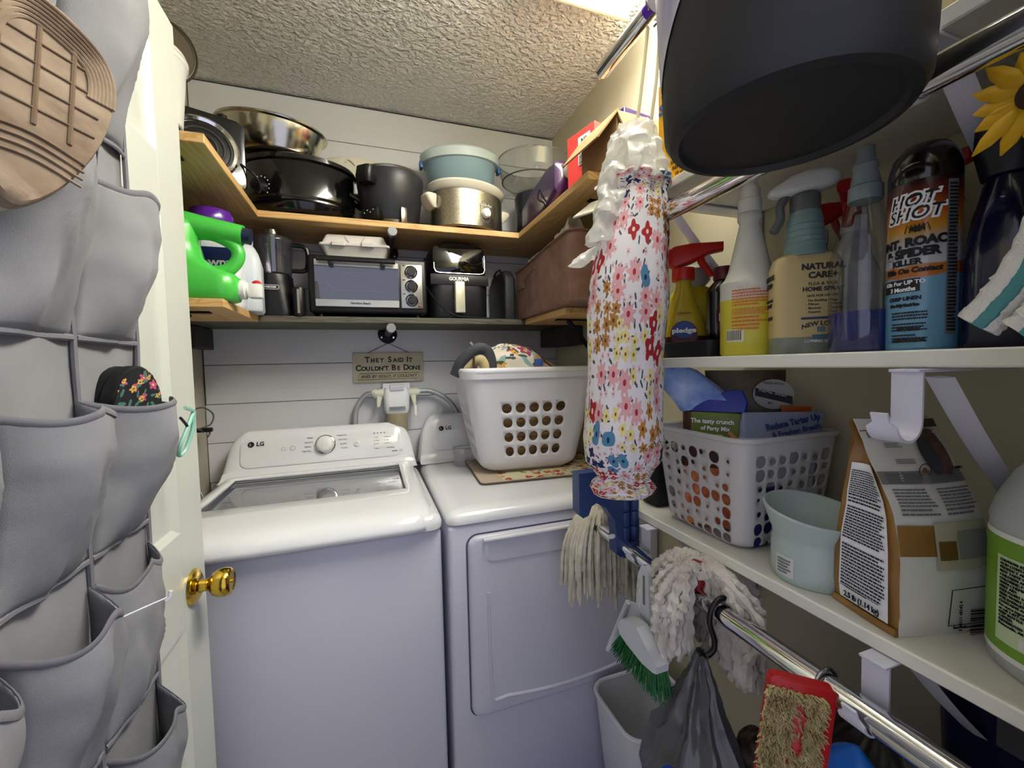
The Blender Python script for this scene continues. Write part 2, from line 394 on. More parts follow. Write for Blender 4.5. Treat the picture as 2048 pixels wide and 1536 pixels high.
# black strap brackets under the side shelves
def strap_bracket(label, xw, sgn, y, z, out=.22, drop=.20):
    t = thing('shelf_bracket', label, 'bracket', (xw, y, z))
    MB().box(min(0, sgn * out), max(0, sgn * out), -.011, .011, -.005, -.001, .001, 1).make('top_arm', DARKSTEEL, t)
    MB().box(min(.001 * sgn, .005 * sgn), max(.001 * sgn, .005 * sgn), -.011, .011, -drop - .03, -.001, .001, 1).make('wall_plate', DARKSTEEL, t)
    MB().tube([(sgn * .006, 0, -drop), (sgn * (out - .05), 0, -.005)], .0095, 4).make('diagonal_brace', DARKSTEEL, t, smooth=0)
strap_bracket('black metal bracket under the green detergent shelf', XL, 1, 1.33, GZ - GT, .2, .2)
strap_bracket('black metal bracket under the fabric bin shelf', XR, -1, 1.37, GZ - GT, .24, .22)
strap_bracket('black metal bracket under the red box shelf', XR, -1, 1.16, UZ - UT, .22, .2)
strap_bracket('black metal bracket under the coil burner shelf', XL, 1, 1.20, UZ - UT, .2, .2)
# pipe brackets in the middle of the back wall
def pipe_bracket(label, x, z):
    t = thing('pipe_bracket', label, 'bracket', (x, YB - .009, z))
    MB().lathe([(.0, 0), (.040, 0), (.040, -.006), (.017, -.010), (.017, -.022), (.0, -.022)][::-1], 24, axis='y').warp(lambda c: (c.x, c.y, min(c.z, .0175))).make('flange', DARKSTEEL, t)
    MB().lathe([(.0, -.29), (.012, -.29), (.0135, -.283), (.0135, -.012), (0, -.012)], 16, axis='y').make('pipe', mat('galv_pipe', '#4a4a4c', .5, .6), t)
    MB().lathe([(.0, -.308), (.016, -.308), (.018, -.302), (.018, -.288), (0, -.288)], 16, axis='y').make('end_cap', mat('pipe_cap', '#8b8b8d', .5, .5, bump=(150, .5, .001)), t)
    for sx in (-1, 1): MB().lathe([(0, -.0085), (.004, -.0085), (.004, -.005), (0, -.005)], 8, c=(sx * .024, 0, -.014), axis='y').make('screw', CHROME, t)
pipe_bracket('black iron pipe bracket beneath the long pine shelf', .10, UZ - UT - .0185)
pipe_bracket('black iron pipe bracket beneath the grey shelf above the sign', .083, GZ - GT - .0185)
# white melamine shelves on the right wall
MELA = mat('white_melamine', '#e8e7da', .35)
WS = [('top white wall shelf just below the ceiling light', 2.100, 2.120), ('white wall shelf holding the yellow wipes box', 1.694, 1.714),
      ('white wall shelf lined with spray bottles', 1.336, 1.356), ('lower white wall shelf holding the dotted basket and pet food', .983, 1.003)]
for lb, z0, z1 in WS: board('white_shelf', lb, MELA, .585, XR - .001, .125, .79 if z0 > 1 else .865, z0, z1, .002)
# shelf and rod brackets
BRW = mat('bracket_white', '#d6d5e2', .3)
def rod_bracket(label, y, z, big=.05):
    """steel wall bracket below a shelf: wall plate, top arm, brace, J hook for the rod; local x points to the wall"""
    t = thing('rod_bracket', label, 'bracket', (XR - .001, y, z)); w = .0145
    MB().box(-.006, 0, -w, w, -.27, -.001, .002, 1).make('wall_plate', BRW, t)
    MB().box(-.322, -.006, -w, w, -.005, -.001, .001, 1).make('top_arm', BRW, t)
    P = smooth_path([(-.006, 0, -.25), (-.06, 0, -.20), (-.17, 0, -.10), (-.255, 0, -.012)], 5)
    MB().tube(P, .0022, 4, flat=6.2, ref=(1, 0, 1)).make('diagonal_brace', BRW, t)
    h = []; R = .022
    h += [(-.314, 0, -.004), (-.314, 0, -.03), (-.314, 0, -.05)]
    for k in range(0, 13): a = radians(-k * 15); h.append((-.314 - R + R * cos(a), 0, -.058 + R * sin(a)))
    h += [(-.314 - 2 * R - .004, 0, -.048)]
    bb = MB(); rings = []
    for i, p in enumerate(h):
        p = Vector(p); tt = (Vector(h[min(i + 1, len(h) - 1)]) - Vector(h[max(i - 1, 0)])).normalized(); nn = Vector((tt.z, 0, -tt.x)); ww = w * (1 if i < len(h) - 2 else .55)
        rings.append([p + nn * .0015 + Vector((0, ww, 0)), p + nn * .0015 - Vector((0, ww, 0)), p - nn * .0015 - Vector((0, ww, 0)), p - nn * .0015 + Vector((0, ww, 0))])
    bb.loops(rings).make('rod_hook', BRW, t)
rod_bracket('white rod bracket with an empty hook over the cat food bag', .293, 1.336)
rod_bracket('white rod bracket below the lower shelf gripping the chrome rod', .318, .983)
rod_bracket('white rod bracket beside the black bucket under the upper shelf', .292, 1.694)
rod_bracket('white rod bracket near the ceiling where the bag holder hangs', .672, 2.100)
rod_bracket('white rod bracket on the wall behind the red trigger bottle', .748, 1.694)
rod_bracket('white rod bracket behind the chunky mop below the lower shelf', .76, .983)
def rod(name, label, y0, y1, z, x=.549, r=.0165):
    t = thing(name, label, 'rod', (x, y0, z)); L = y1 - y0
    MB().lathe([(r - .002, .002), (r, 0), (r, L), (r - .002, L), (r - .002, .002)], 28, cap0=False, cap1=False, axis='y').make('tube', CHROME, t)
    return t
RZ = -.0615
rt = rod('closet_rod', 'chrome closet rod near the ceiling with a purple sticker', .13, .883, 2.100 + RZ)
MB().lathe([(.0168, .50), (.0168, .58)], 10, cap0=False, cap1=False, a0=radians(195), a1=radians(330), axis='y').make('sticker', mat('purple_sticker', '#5a22b8', .4), rt)
rod('closet_rod', 'chrome closet rod behind the black bucket above the spray bottles', .13, .745, 1.694 + RZ)
rod('closet_rod', 'chrome closet rod below the lower shelf carrying the mops', .13, .99, .983 + RZ)
# ------------------------------------------------------------------ door
DOORP = mat('door_paint', '#cbcec6', .38, bump=(14, .12, .0006, (22, 22, .8)))
dr = thing('door_1', 'white six-panel door standing open with a brass knob', 'door', (-.3755, .62, .012))
dr['kind'] = 'structure'
def panel_door():
    y0, y1, H, t = -.405, .397, 2.02, .0355
    b = MB(); st = .105
    # stiles, rails, mullion
    b.box(0, t, y0, y0 + st, 0, H, .001, 1); b.box(0, t, y1 - st, y1, 0, H, .001, 1)
    rails = [(0, .22), (.86, 1.04), (1.62, 1.73), (1.92, H)]
    for z0, z1 in rails: b.box(0, t, y0 + st, y1 - st, z0, z1)
    ym = (y0 + y1) / 2
    for z0, z1 in ((.22, .86), (1.04, 1.62), (1.73, 1.92)): b.box(0, t, ym - .05, ym + .05, z0, z1)
    b.make('frame', DOORP, dr, smooth=20)
    for z0, z1 in ((.22, .86), (1.04, 1.62), (1.73, 1.92)):
        for a, c in ((y0 + st, ym - .05), (ym + .05, y1 - st)):
            q = MB(); e = .0125; r_ = .028
            def ring(d, x): return [(x, a + d, z0 + d), (x, c - d, z0 + d), (x, c - d, z1 - d), (x, a + d, z1 - d)]
            q.loops([ring(0, t), ring(.012, t - .009), ring(.022, t - .009), ring(.05, t - .002)], cap0=False)
            q.loops([ring(0, 0), ring(.012, .009), ring(.022, .009), ring(.05, .002)], cap0=False)
            q.make('panel', DOORP, dr, smooth=20)
panel_door()
BRASS = mat('polished_brass', '#d9b44a', .13, 1)
kb = MB().lathe([(0, .0355), (.034, .0355), (.033, .041), (.024, .046), (.013, .048), (.0115, .058), (.0135, .064), (.022, .070), (.0265, .080), (.0275, .090), (.025, .099), (.021, .102), (.019, .100), (0, .099)], 32, c=(0, .333, .918), axis='x').make('door_knob', BRASS, dr)
MB().lathe([(0, .0985), (.0035, .0985), (.0035, .1035), (0, .104)], 12, c=(0, .333, .918), axis='x').make('lock_button', BRASS, kb)
MB().box(.008, .0275, .3965, .399, .885, .95, .001, 1).make('latch_plate', BRASS, dr)
# ------------------------------------------------------------------ washer and dryer
def appliance_panel(t, w, y0, zb, zt):
    """back console: cross-section swept along x with rounded top corners"""
    prof = [(-.012, 0), (.012, .004), (.028, .018), (.034, .036), (.04, .036), (.078, .142), (.088, .156), (.10, .163), (.118, .164), (.128, .155), (.128, 0)]
    H = zt - zb; rings = []; r = .075; n = 10
    xs = [r * (1 - cos(pi / 2 * k / n)) for k in range(n + 1)] + [w - r * (1 - cos(pi / 2 * k / n)) for k in range(n, -1, -1)]
    for x in xs:
        d = min(x, w - x); hh = (H - r + sqrt(max(r * r - (r - d) ** 2, 0))) if d < r else H
        rings.append([(x, y0 + py, zb + min(pz / .164 * H, pz / .164 * hh)) for py, pz in prof])
    MB().loops(rings).warp(lambda c: (c.x + (1 if c.x < w / 2 else -1) * max(0, (c.z - zb)) * .16 * max(0, 1 - min(c.x, w - c.x) / .1), c.y, c.z)).make('control_console', ENAMEL, t, smooth=35)
WX, WY = -.5155, 1.118
wa = thing('washing_machine', 'white top-load washing machine with a glass lid behind the door', 'washer', (WX, WY, 0))
w = .687
MB().box(0, w, .0, .70, .03, .906, .010, 3).make('cabinet', ENAMEL_SHADED, wa)
for sx in (.06, w - .06):
    for sy in (.06, .62): MB().lathe([(0, 0), (.022, 0), (.022, .012), (.012, .014), (.012, .03), (0, .03)], 12, c=(sx, sy, 0)).make('foot', BLACKM, wa)
b = MB(); b.loops([[(x, y, z) for x, y in rrect(w + 2 * e, .60 + 2 * e, max(.03 + e, .01), 6, w / 2, .285)] for z, e in ((.909, -.002), (.911, .003), (.925, .004), (.938, .000), (.946, -.008), (.949, -.020), (.949, -.026))], cap1=False)
b.loops([[(x, y, z) for x, y in rrect(q, d, .03, 6, w / 2, .285)] for z, q, d in ((.949, w - .052, .548), (.940, w - .06, .53))], cap0=False, cap1=False)
b.make('top_cover', ENAMEL, wa, smooth=50)
gx0, gx1, gy0, gy1 = .062, .613, .192, .548
xs = [.024, .027, .034, .045, gx0, .13, .24, .34, .44, .54, gx1, .628, .642, .652, .658, .661]
ys = [-.020, -.0185, -.012, .0, .018, .045, .085, .13, gy0, .3, .42, gy1, .563, .572, .576]
def lz(y):
    pts = [(-.020, .914), (-.0185, .926), (-.012, .937), (.0, .945), (.018, .951), (.045, .9555), (.085, .958), (.13, .960), (.19, .961), (.58, .961)]
    for (a, za), (c, zc) in zip(pts, pts[1:]):
        if y <= c: return za + (zc - za) * (y - a) / (c - a)
    return .961
def lidpt(i, j):
    x, y = xs[i], ys[j]; d = min(x - .024, .661 - x); e = max(0, .02 - d) / .02
    r = .055; q = min(x - .024, .661 - x)
    if q < r: y = y + (r - sqrt(max(r * r - (r - q) ** 2, 0))) * max(0, 1 - max(0, (y + .02)) / .2)
    return (x, y, lz(ys[j]) - .014 * e * e)
b = MB(); b.grid(len(xs), len(ys), lambda u, v: lidpt(round(u * (len(xs) - 1)), round(v * (len(ys) - 1))), skip=lambda i, j: gx0 - 1e-6 <= xs[i] < gx1 - 1e-6 and gy0 - 1e-6 <= ys[j] < gy1 - 1e-6)
ld = b.make('lid', ENAMEL, wa, smooth=60, solid=.012, offset=1)
b = MB(); b.box(.034, .652, .0, .01, .905, .915)
b.make('lid_lip', ENAMEL_SHADED, wa)
MB().box(gx0 - .004, gx1 + .004, gy0 - .004, gy1 + .004, .948, .953).make('lid_glass', thin_glass('lid_glass', (.80, .81, .83), .22, .02), ld, smooth=0)
TUBW = mat('tub_ring_grey', '#b9bcc6', .35)
b = MB(); n = 40
ro = [(x, y) for x, y in rrect(.62, .53, .05, 9, w / 2, .29)]
ri = [(w / 2 + .225 * cos(a), .29 + .225 * sin(a)) for a in [atan2((y - .29) / .53, (x - w / 2) / .62) for x, y in ro]]
b.loops([[(x, y, .938) for x, y in ro], [(x, y, .90) for x, y in ro], [(x, y, .895) for x, y in ri], [(x + (w / 2 - x) * .02, y + (.29 - y) * .02, .86) for x, y in ri]], cap0=False, cap1=False)
b.make('tub_ring', TUBW, wa, smooth=50)
MB().lathe([(.222, .865), (.235, .80), (.235, .5), (.02, .47)], 40, c=(w / 2, .29, 0), cap0=False, cap1=False).make('drum', mat('drum_steel', '#8d9096', .3, 1), wa)
MB().lathe([(.03, .88), (.045, .87), (.05, .72), (.10, .56), (.12, .5)], 24, c=(w / 2 - .1, .29, 0)).make('agitator', mat('agitator_grey', '#c7c9d2', .35), wa)
appliance_panel(wa, w, .577, .953, 1.119)
UPV = Vector((0, .337, .942)); NV = Vector((0, -.942, .337))
def facept(x, h, lift=.0): # h: distance up the sloped console face from its foot
    return Vector((x, .617, .9895)) + UPV * h + NV * (lift + .0015)
def faceplate(t, w, rx=.028):
    T = Matrix(((1, 0, 0, 0), (0, UPV.y, NV.y, .617), (0, UPV.z, NV.z, .9895), (0, 0, 0, 1)))
    b = MB(T); b.loft([(-.002, w - .118, .108, rx, w / 2, .0555), (.0035, w - .118, .108, rx, w / 2, .0555), (.0045, w - .124, .102, rx, w / 2, .0555)], 7); return b.make('faceplate', ENAMEL, t)
fp = faceplate(wa, w)
def disc_on_face(t, name, x, h, prof, m, n=32, cap=True):
    T = Matrix(((1, 0, 0, facept(x, h).x), (0, UPV.y, NV.y, facept(x, h).y), (0, UPV.z, NV.z, facept(x, h).z), (0, 0, 0, 1)))
    return MB(T).lathe(prof, n, cap0=cap, cap1=cap).make(name, m, t)
kx, kh = .346, .068
disc_on_face(wa, 'dial_ring', kx, kh, [(0, .002), (.0365, .002), (.037, .006), (.034, .008), (0, .008)], CHROME)
kn = disc_on_face(wa, 'dial_knob', kx, kh, [(.0325, .006), (.0315, .022), (.028, .028), (.024, .030), (0, .0305)], WHITE)
def ftxt(t, s, x, h, size, m=GREYINK, lift=.0048, **k): txt(s, t, m, facept(x, h, lift), (1, 0, 0), UPV, size, **k)
def lg(t, x, h):
    disc_on_face(t, 'logo_disc', x, h, [(0, .004), (.0105, .004), (.0105, .0055), (0, .0055)], INK, 20)
    ftxt(t, 'L', x - .0016, h, .0115, WHITEINK, .0062); ftxt(t, 'LG', x + .0305, h, .021, INK, bold=.0006)
lg(wa, .093, .088)
for i, s in enumerate(('Bedding', 'Heavy Duty', 'Delicates', 'Deep Wash')): ftxt(wa, s, .292 - .004 * i, .098 - .017 * i, .0062)
for i, s in enumerate(('Allergiene Plus', 'Quick Wash', 'Spin Only', 'Tub Clean')): ftxt(wa, s, .405 + .003 * i, .1 - .017 * i, .0062)
disc_on_face(wa, 'power_button', .232, .063, [(.0078, .0045), (.0085, .0052), (.0085, .0045)], GREYINK, 20, False)
disc_on_face(wa, 'sound_button', .2, .063, [(.0062, .0045), (.0068, .005), (.0068, .0045)], GREYINK, 16, False)
disc_on_face(wa, 'start_button', .462, .062, [(0, .003), (.0105, .003), (.0115, .007), (.009, .008), (0, .008)], WHITE, 24)
ftxt(wa, '>II', .462, .062, .008, GREYINK, .0085)
for i in range(4): disc_on_face(wa, 'indicator_light', .528 + i * .013, .098, [(0, .0045), (.0022, .0045), (.0022, .0055), (0, .0055)], INK, 8)
for i in range(3):
    for j, s in enumerate((('Hot', 'Warm', 'Cold')[i], ('Medium', 'High', 'Extra Hi')[i])):
        disc_on_face(wa, 'indicator_light', .528 + j * .04, .081 - i * .013, [(0, .0045), (.0014, .0045), (.0014, .0055), (0, .0055)], INK, 8); ftxt(wa, s, .533 + j * .04, .081 - i * .013, .0055, align='LEFT')
ftxt(wa, 'Temp.', .536, .036, .006); ftxt(wa, 'Water/Rinse', .588, .036, .006); ftxt(wa, '10', .628, .02, .012); lines(wa, GREYINK, facept(.604, .02, .004), (1, 0, 0), UPV, .022, .006, 2, 3)
# dryer
DX, DY = .187, 1.098
dy = thing('clothes_dryer', 'white front-load clothes dryer under the laundry basket', 'dryer', (DX, DY, 0)); w = .688
MB().box(0, w, .0, .72, .035, .912, .012, 3).make('cabinet', ENAMEL_SHADED, dy)
for sx in (.06, w - .06):
    for sy in (.06, .62): MB().lathe([(0, 0), (.02, 0), (.02, .012), (.012, .014), (.012, .036), (0, .036)], 12, c=(sx, sy, 0)).make('foot', BLACKM, dy)
MB().loops([[(x, y, z) for x, y in rrect(w + 2 * e, .64 + 2 * e, max(.03 + e, .008), 6, w / 2, .318)] for z, e in ((.914, -.002), (.916, .002), (.926, .003), (.938, -.002), (.946, -.012), (.950, -.026), (.951, -.05))]).make('top_cover', ENAMEL, dy, smooth=50)
MB().box(.012, w - .012, .004, .03, .06, .9).make('base_panel', ENAMEL_SHADED, dy)
def rr_yz(x0, x1, z0, z1, r, y): return [(x, y, z) for x, z in rrect(x1 - x0, z1 - z0, r, 6, (x0 + x1) / 2, (z0 + z1) / 2)]
b = MB(); X0, X1, Z0, Z1 = .052, .636, .365, .880
b.loops([rr_yz(X0 + e, X1 - e, Z0 + e, Z1 - e, .03 - e * .5, y) for y, e in ((.0, 0), (-.010, .001), (-.0145, .006), (-.0155, .012))])
dd = b.make('dryer_door', ENAMEL_SHADED, dy, smooth=50)
MB().loops([rr_yz(X0 - .005, X1 + .005, Z0 - .005, Z1 + .005, .033, -.0003), rr_yz(X0, X1, Z0, Z1, .03, -.0003)], cap0=False, cap1=False).make('door_gap', mat('gap_shadow_grey', '#55566a', .6), dd)
# pull recess along the top of the door and the dished centre
b = MB(); b.loops([rr_yz(X0 + .045 - e, X1 - .045 + e, Z1 - .075 - e * .5, Z1 - .004 + e, .02, y) for y, e in ((-.0152, 0), (-.0185, -.004), (-.0185, -.01))], cap0=False)
b.make('pull_ledge', ENAMEL_SHADED, dd, smooth=50)
b = MB(); b.box(X0 + .04, X1 - .04, -.027, -.012, Z1 - .014, Z1 - .004, .004, 2); b.make('pull_edge', ENAMEL, dd)
b = MB(); out = []
for k in range(40):
    u = k / 39; x = .105 + u * .46; z_ = .397 + .10 * (2 * u - 1) ** 2 * .22 + .0 ; out.append((x, -.0165, z_ - .0))
pth = [(.105, -.0155, .72), (.105, -.0155, .55)] + [(.108, -.016, .43), (.118, -.0165, .408)] + out[4:-4] + [(.553, -.0165, .408), (.565, -.016, .43), (.565, -.0155, .55), (.565, -.0155, .72)]
MB().tube(smooth_path(pth, 2), .005, 8, flat=1.).make('door_ridge', ENAMEL_SHADED, dd)
appliance_panel(dy, w, .60, .953, 1.14)
dyf = faceplate(dy, w); dyf.location = (0, .024, .004)
_f0 = facept
def facept(x, h, lift=.0): return _f0(x, h, lift) + Vector((0, .024, .004))
lg(dy, .098, .093)
facept = _f0
# ------------------------------------------------------------------ shoe organiser hanging on the door
OX = -.3385    # door face
GREYF = mat('grey_organizer_fabric', '#919195', .9, bump=(900, .35, .0008), var=(9, '#838387'))
GREYB = mat('grey_binding', '#75747a', .9, bump=(700, .3, .0008))
og = thing('shoe_organizer', 'grey fabric over-the-door shoe organizer with bulging pockets', 'organizer', (OX, .5, .45))
def OG(x, y, z): return Vector((x - OX, y - .5, z - .45))
b = MB(); b.grid(24, 60, lambda u, v: OG(OX + .005 + .004 * noise.noise(Vector((u * 3, v * 9, 0))) + .003, .205 + u * .565 + .006 * noise.noise(Vector((3, v * 8, u))) * (u > .9), .62 + v * 1.41))
b.make('backing', GREYF, og, solid=.0015)
for y_ in (.2, .34, .485, .628, .77):
    b = MB(); b.tube([OG(OX + .0125, y_ + .003 * noise.noise(Vector((y_ * 9, k * .6, 1))), .62 + 1.41 * k / 40) for k in range(41)], .0035, 6); b.make('edge_tape' if y_ in (.2, .77) else 'column_seam', GREYB, og)
def pocket(y0, y1, z0, z1, bulge, rimdrop=.02, rimout=None, seed=0, tilt=0., skew=0., boxy=3.):
    """gathered pocket: bulges towards +x, open at the top, hem tape along the rim"""
    rimout = rimout if rimout is not None else bulge * .85; n, m = 22, 20
    def f(u, v):
        e = max(0, 1 - abs(2 * u - 1) ** boxy)
        pr = min(1, v * 1.35) ** .75
        bl = (bulge * (1 - v) + rimout * v) * pr
        x = OX + .013 + e * bl * (.9 + .1 * v) + .014 * noise.noise(Vector((u * 3 + seed, v * 1.6, seed * 3.1))) * e + .013 * sin(pi * v) * (.5 - abs(noise.noise(Vector((u * 4 + v * 2.5, v * 2 + seed, 2))))) * e
        zz = z0 + (z1 - z0) * v - rimdrop * v * v * (.55 - .45 * cos(2 * pi * (u - .5))) * e + tilt * (u - .5) * v
        yy = y0 + (y1 - y0) * (u + .10 * sin(2 * pi * u) * .5) + skew * v * e + .004 * noise.noise(Vector((v * 5, u * 3, seed)))
        return OG(x, yy, zz)
    pk = MB().grid(n, m, f).make('pocket', GREYF, og, solid=.0016, smooth=60)
    MB().tube([f(k / 28, 1.0) + Vector((.0005, 0, -.003)) for k in range(29)], .0042, 6, flat=.35, ref=(0, 0, 1)).make('hem_tape', GREYB, pk)
    MB().tube([f(k / 14, .0) + Vector((.001, 0, .001)) for k in range(15)], .004, 6, flat=.5).make('bottom_tape', GREYB, pk)
    return f
cols = [(.206, .338), (.345, .482), (.49, .625), (.632, .766)]
rowz = [(1.665, 1.885), (1.392, 1.595), (1.125, 1.318), (.885, 1.095), (.66, .87)]
bl = {(3, 0): .066, (3, 1): .070, (3, 2): .078, (3, 3): .040, (3, 4): .055, (2, 0): .05, (2, 1): .074, (2, 2): .072, (2, 3): .060, (2, 4): .05}
for c_, (a, q) in enumerate(cols):
    for r_, (z0, z1) in enumerate(rowz):
        if c_ == 0 and r_ > 4: continue
        pocket(a, q, z0, z1, bl.get((c_, r_), .055), .022 if r_ < 3 else .034, None, c_ * 7 + r_, 0, 0, 3 if r_ < 3 else 4)
# sneaker pushed sole-out into a pocket
SOLE = mat('beige_rubber_sole', '#988570', .75, var=(20, '#6f5b46'), bump=(140, .25, .001))
sh = thing('sneaker', 'beige shoe with a patterned rubber sole sticking out of the organizer', 'shoe', (-.262, .455, 1.51))
sh.rotation_euler = (radians(-14), radians(-6), radians(-34)); sh.scale = (.8, 1.08, .62)
def sole_outline(n=48):
    o = []
    for k in range(n):
        a = 2 * pi * k / n; yy = cos(a); zz = sin(a)
        w_ = .0465 + .0065 * (zz if zz > 0 else zz)
        y_ = w_ * yy; o.append((y_ * (1 if zz > 0 else 1 - .25 * zz * zz), .165 + .125 * zz if zz > 0 else .165 + .20 * zz))
    return o
so = sole_outline()
def ring(sc, x): return [(x, p[0] * sc, .165 + (p[1] - .165) * sc) for p in so]
MB().loops([ring(.96, -.030), ring(1.0, -.022), ring(1.0, -.004), ring(.97, 0), ring(.9, .001)]).make('outsole', SOLE, sh)
MB().loops([ring(.97, -.030), ring(.98, -.046), ring(.9, -.058), ring(.6, -.066)]).make('upper', mat('sneaker_upper', '#cfc6b4', .8), sh)
TRD = mat('tread_dark', '#6e5a45', .85)
b = 0
for k in range(7):                 # wavy ribs around the toe
    sc = .95 - k * .058; P = [Vector((.0015, p[0] * sc, .165 + (p[1] - .165) * sc + .006 * sin(3 * i / 7))) for i, p in enumerate(so)]
    MB().tube(P[1:24], .0022, 6).make('tread_rib', SOLE, sh)
for k in range(4): MB().tube([(.0012, -.036, .10 + k * .034), (.0012, .036, .118 + k * .034)], .0019, 6).make('tread_line', TRD, sh)
for k in range(3): MB().tube([(.0012, -.022 + k * .022, .085), (.0012, -.03 + k * .022, .235)], .0019, 6).make('tread_line', TRD, sh)
for k in range(4): MB().tube(smooth_path([(.001, -.032, .02 + k * .012), (.002, 0, .035 + k * .012), (.001, .034, .03 + k * .012)], 5), .002, 6).make('tread_rib', SOLE, sh)
# black sandal with a flowered footbed
sd = thing('sandal', 'black platform sandal with a flowered footbed in an organizer pocket', 'sandal', (-.298, .682, 1.215)); sd.rotation_euler = (radians(0), radians(-6), radians(-112)); sd.scale = (.9, .9, .9)
n = 30; so2 = [(.041 * cos(2 * pi * k / n) * (1 if sin(2 * pi * k / n) > 0 else .85), .09 + .072 * sin(2 * pi * k / n) * (1 if sin(2 * pi * k / n) > 0 else 1.3)) for k in range(n)]
MB().loops([[(p[0] * s_, x, .09 + (p[1] - .09) * s_) for p in so2] for x, s_ in ((.0, .96), (-.004, 1), (-.018, 1), (-.022, .97))]).make('midsole', BLACKM, sd)
MB().loops([[(p[0] * s_, x, .09 + (p[1] - .09) * s_) for p in so2] for x, s_ in ((-.024, .99), (-.036, 1), (-.040, .96))]).make('outsole', BLACKM, sd)
FB = floral('sandal_flowers', '#15151a', [(60, 5, .45, '#b0486f', '#e8c76a', .5, 1), (70, 5, .4, '#c9a04a', '#6a2b2b', .4, 2), (80, 1, .5, '#3f6f64', None, .6, 3)])
b = MB(); b.grid(20, 8, lambda u, v: (Vector((so2[0][0], 0, 0)) * 0 + Vector((v * .95 * so2[int(u * (n - 1))][0], .0012, .09 + v * .95 * (so2[int(u * (n - 1))][1] - .09)))), uv=lambda u, v: (v * cos(2 * pi * u) * .04, v * sin(2 * pi * u) * .07))
b.make('footbed', FB, sd)
# mint green glasses
TEAL = mat('mint_plastic', '#8fc4b0', .35)
gl = thing('glasses', 'mint green glasses frame tucked beside the sandal', 'glasses', (-.262, .735, 1.262)); gl.rotation_euler = (0, radians(12), radians(10))
MB().tube(smooth_path([(0, -.03, .038), (.0, .0, .034), (.004, .028, .028), (.003, .032, .02)], 5), .0028, 8, flat=.6).make('temple', TEAL, gl)
MB().tube(smooth_path([(.003, .032, .026), (.006, .03, .0), (.004, .018, -.03), (.0, .002, -.036), (.0, -.004, -.02), (.002, .006, .0), (.003, .022, .022)], 5, True), .003, 8, True).make('lens_rim', TEAL, gl)
MB().tube(smooth_path([(-.004, -.02, .022), (.0, .0, .012), (.002, .01, .006)], 4), .002, 6).make('far_temple', BLACKM, gl)
# clear tag fastener
tf = MB().tube(smooth_path([(-.282, .575, 1.072), (-.262, .60, 1.071), (-.247, .618, 1.070)], 4), .0009, 6)
tf.tube([(-.249, .617, 1.066), (-.245, .6185, 1.070), (-.244, .619, 1.077)], .0022, 6)
tag(tf.make('tag_fastener', mat('nylon_white', '#e8e8ee', .3), None), 'thin white plastic tag fastener poking from a lower organizer pocket', 'fastener')
# bits hanging on the left wall by the washer
hg = thing('wire_hanger', 'grey wire hanger with a wooden clip on the left wall', 'hanger', (XL + .004, 1.70, 1.10))
MB().tube(smooth_path([(.02, -.02, .12), (.03, .06, .12), (.045, .10, .09), (.05, .05, .06), (.03, .0, .05), (.04, .07, .03), (.05, .02, .02)], 5), .003, 6).make('wire', mat('wire_grey', '#6c6a66', .4, .5), hg)
MB().box(.008, .022, -.03, -.01, -.01, .10, .002).make('wooden_clip', mat('clip_wood', '#c49a52', .6), hg)
MB().box(.012, .06, .03, .045, .035, .05, .003).make('black_clip', BLACK, hg)
cl = MB(); cl.grid(10, 12, lambda u, v: (XL + .008 + .075 * u * (1 - .75 * v) + .004 * sin(u * 9), 1.60 + .035 * sin(u * 4), .92 + .17 * v))
cm = mat('checked_cloth', '#d9d6cb', .9); nt = cm.node_tree; tcn = nt.nodes.new('ShaderNodeTexCoord'); bk = nt.nodes.new('ShaderNodeTexBrick'); bk.offset = 0; bk.inputs['Scale'].default_value = 22; bk.inputs['Mortar Size'].default_value = .02
bk.inputs['Color1'].default_value = bk.inputs['Color2'].default_value = lin('#d9d6cb') + (1,); bk.inputs['Mortar'].default_value = lin('#8f8c84') + (1,); bk.inputs['Brick Width'].default_value = .4; bk.inputs['Row Height'].default_value = .4
mpn = nt.nodes.new('ShaderNodeMapping'); mpn.inputs['Rotation'].default_value = (radians(90), 0, 0); nt.links.new(tcn.outputs['Object'], mpn.inputs[0]); nt.links.new(mpn.outputs[0], bk.inputs[0]); nt.links.new(bk.outputs[0], nt.nodes['Principled BSDF'].inputs[0])
tag(cl.make('checked_cloth', cm, None, solid=.002), 'white cloth with a thin grid check hanging beside the washer', 'cloth')
# ------------------------------------------------------------------ things on the upper shelves (top at UZ)
GLOSSB = mat('gloss_black', '#0b0b0d', .14, coat=.3)
PANS = mat('polished_steel', '#c7c3b6', .16, 1, bump=(5, .06, .01))
# black roaster
rs = thing('roaster_oven', 'glossy black oval roaster oven with a dial on the pine shelf', 'roaster', (-.212, 1.730, UZ), -2)
sec = lambda z, a, b_: (a, b_, z)
def oval(t, name, prof, m, sx=1, sy=.62, n=48, **k): return MB().lathe(prof, n, sx=1, sy=sy, **k).make(name, m, t)
oval(rs, 'body', [(0, .012), (.165, .012), (.180, .022), (.186, .045), (.176, .052), (.176, .058), (.186, .066), (.189, .176), (.185, .182), (.194, .186), (.194, .193), (.17, .194), (.165, .15), (.16, .06), (0, .055)], GLOSSB, sy=.74)
oval(rs, 'lid', [(.190, .194), (.190, .201), (.178, .207), (.13, .214), (.06, .218), (0, .219)], GLOSSB, sy=.74)
for s_ in (-1, 1):
    MB().tube(smooth_path([(s_ * .17, -.045, .118), (s_ * .205, -.035, .10), (s_ * .21, 0, .085), (s_ * .205, .035, .10), (s_ * .17, .045, .118)], 5), .010, 8).make('handle', BLACK, rs)
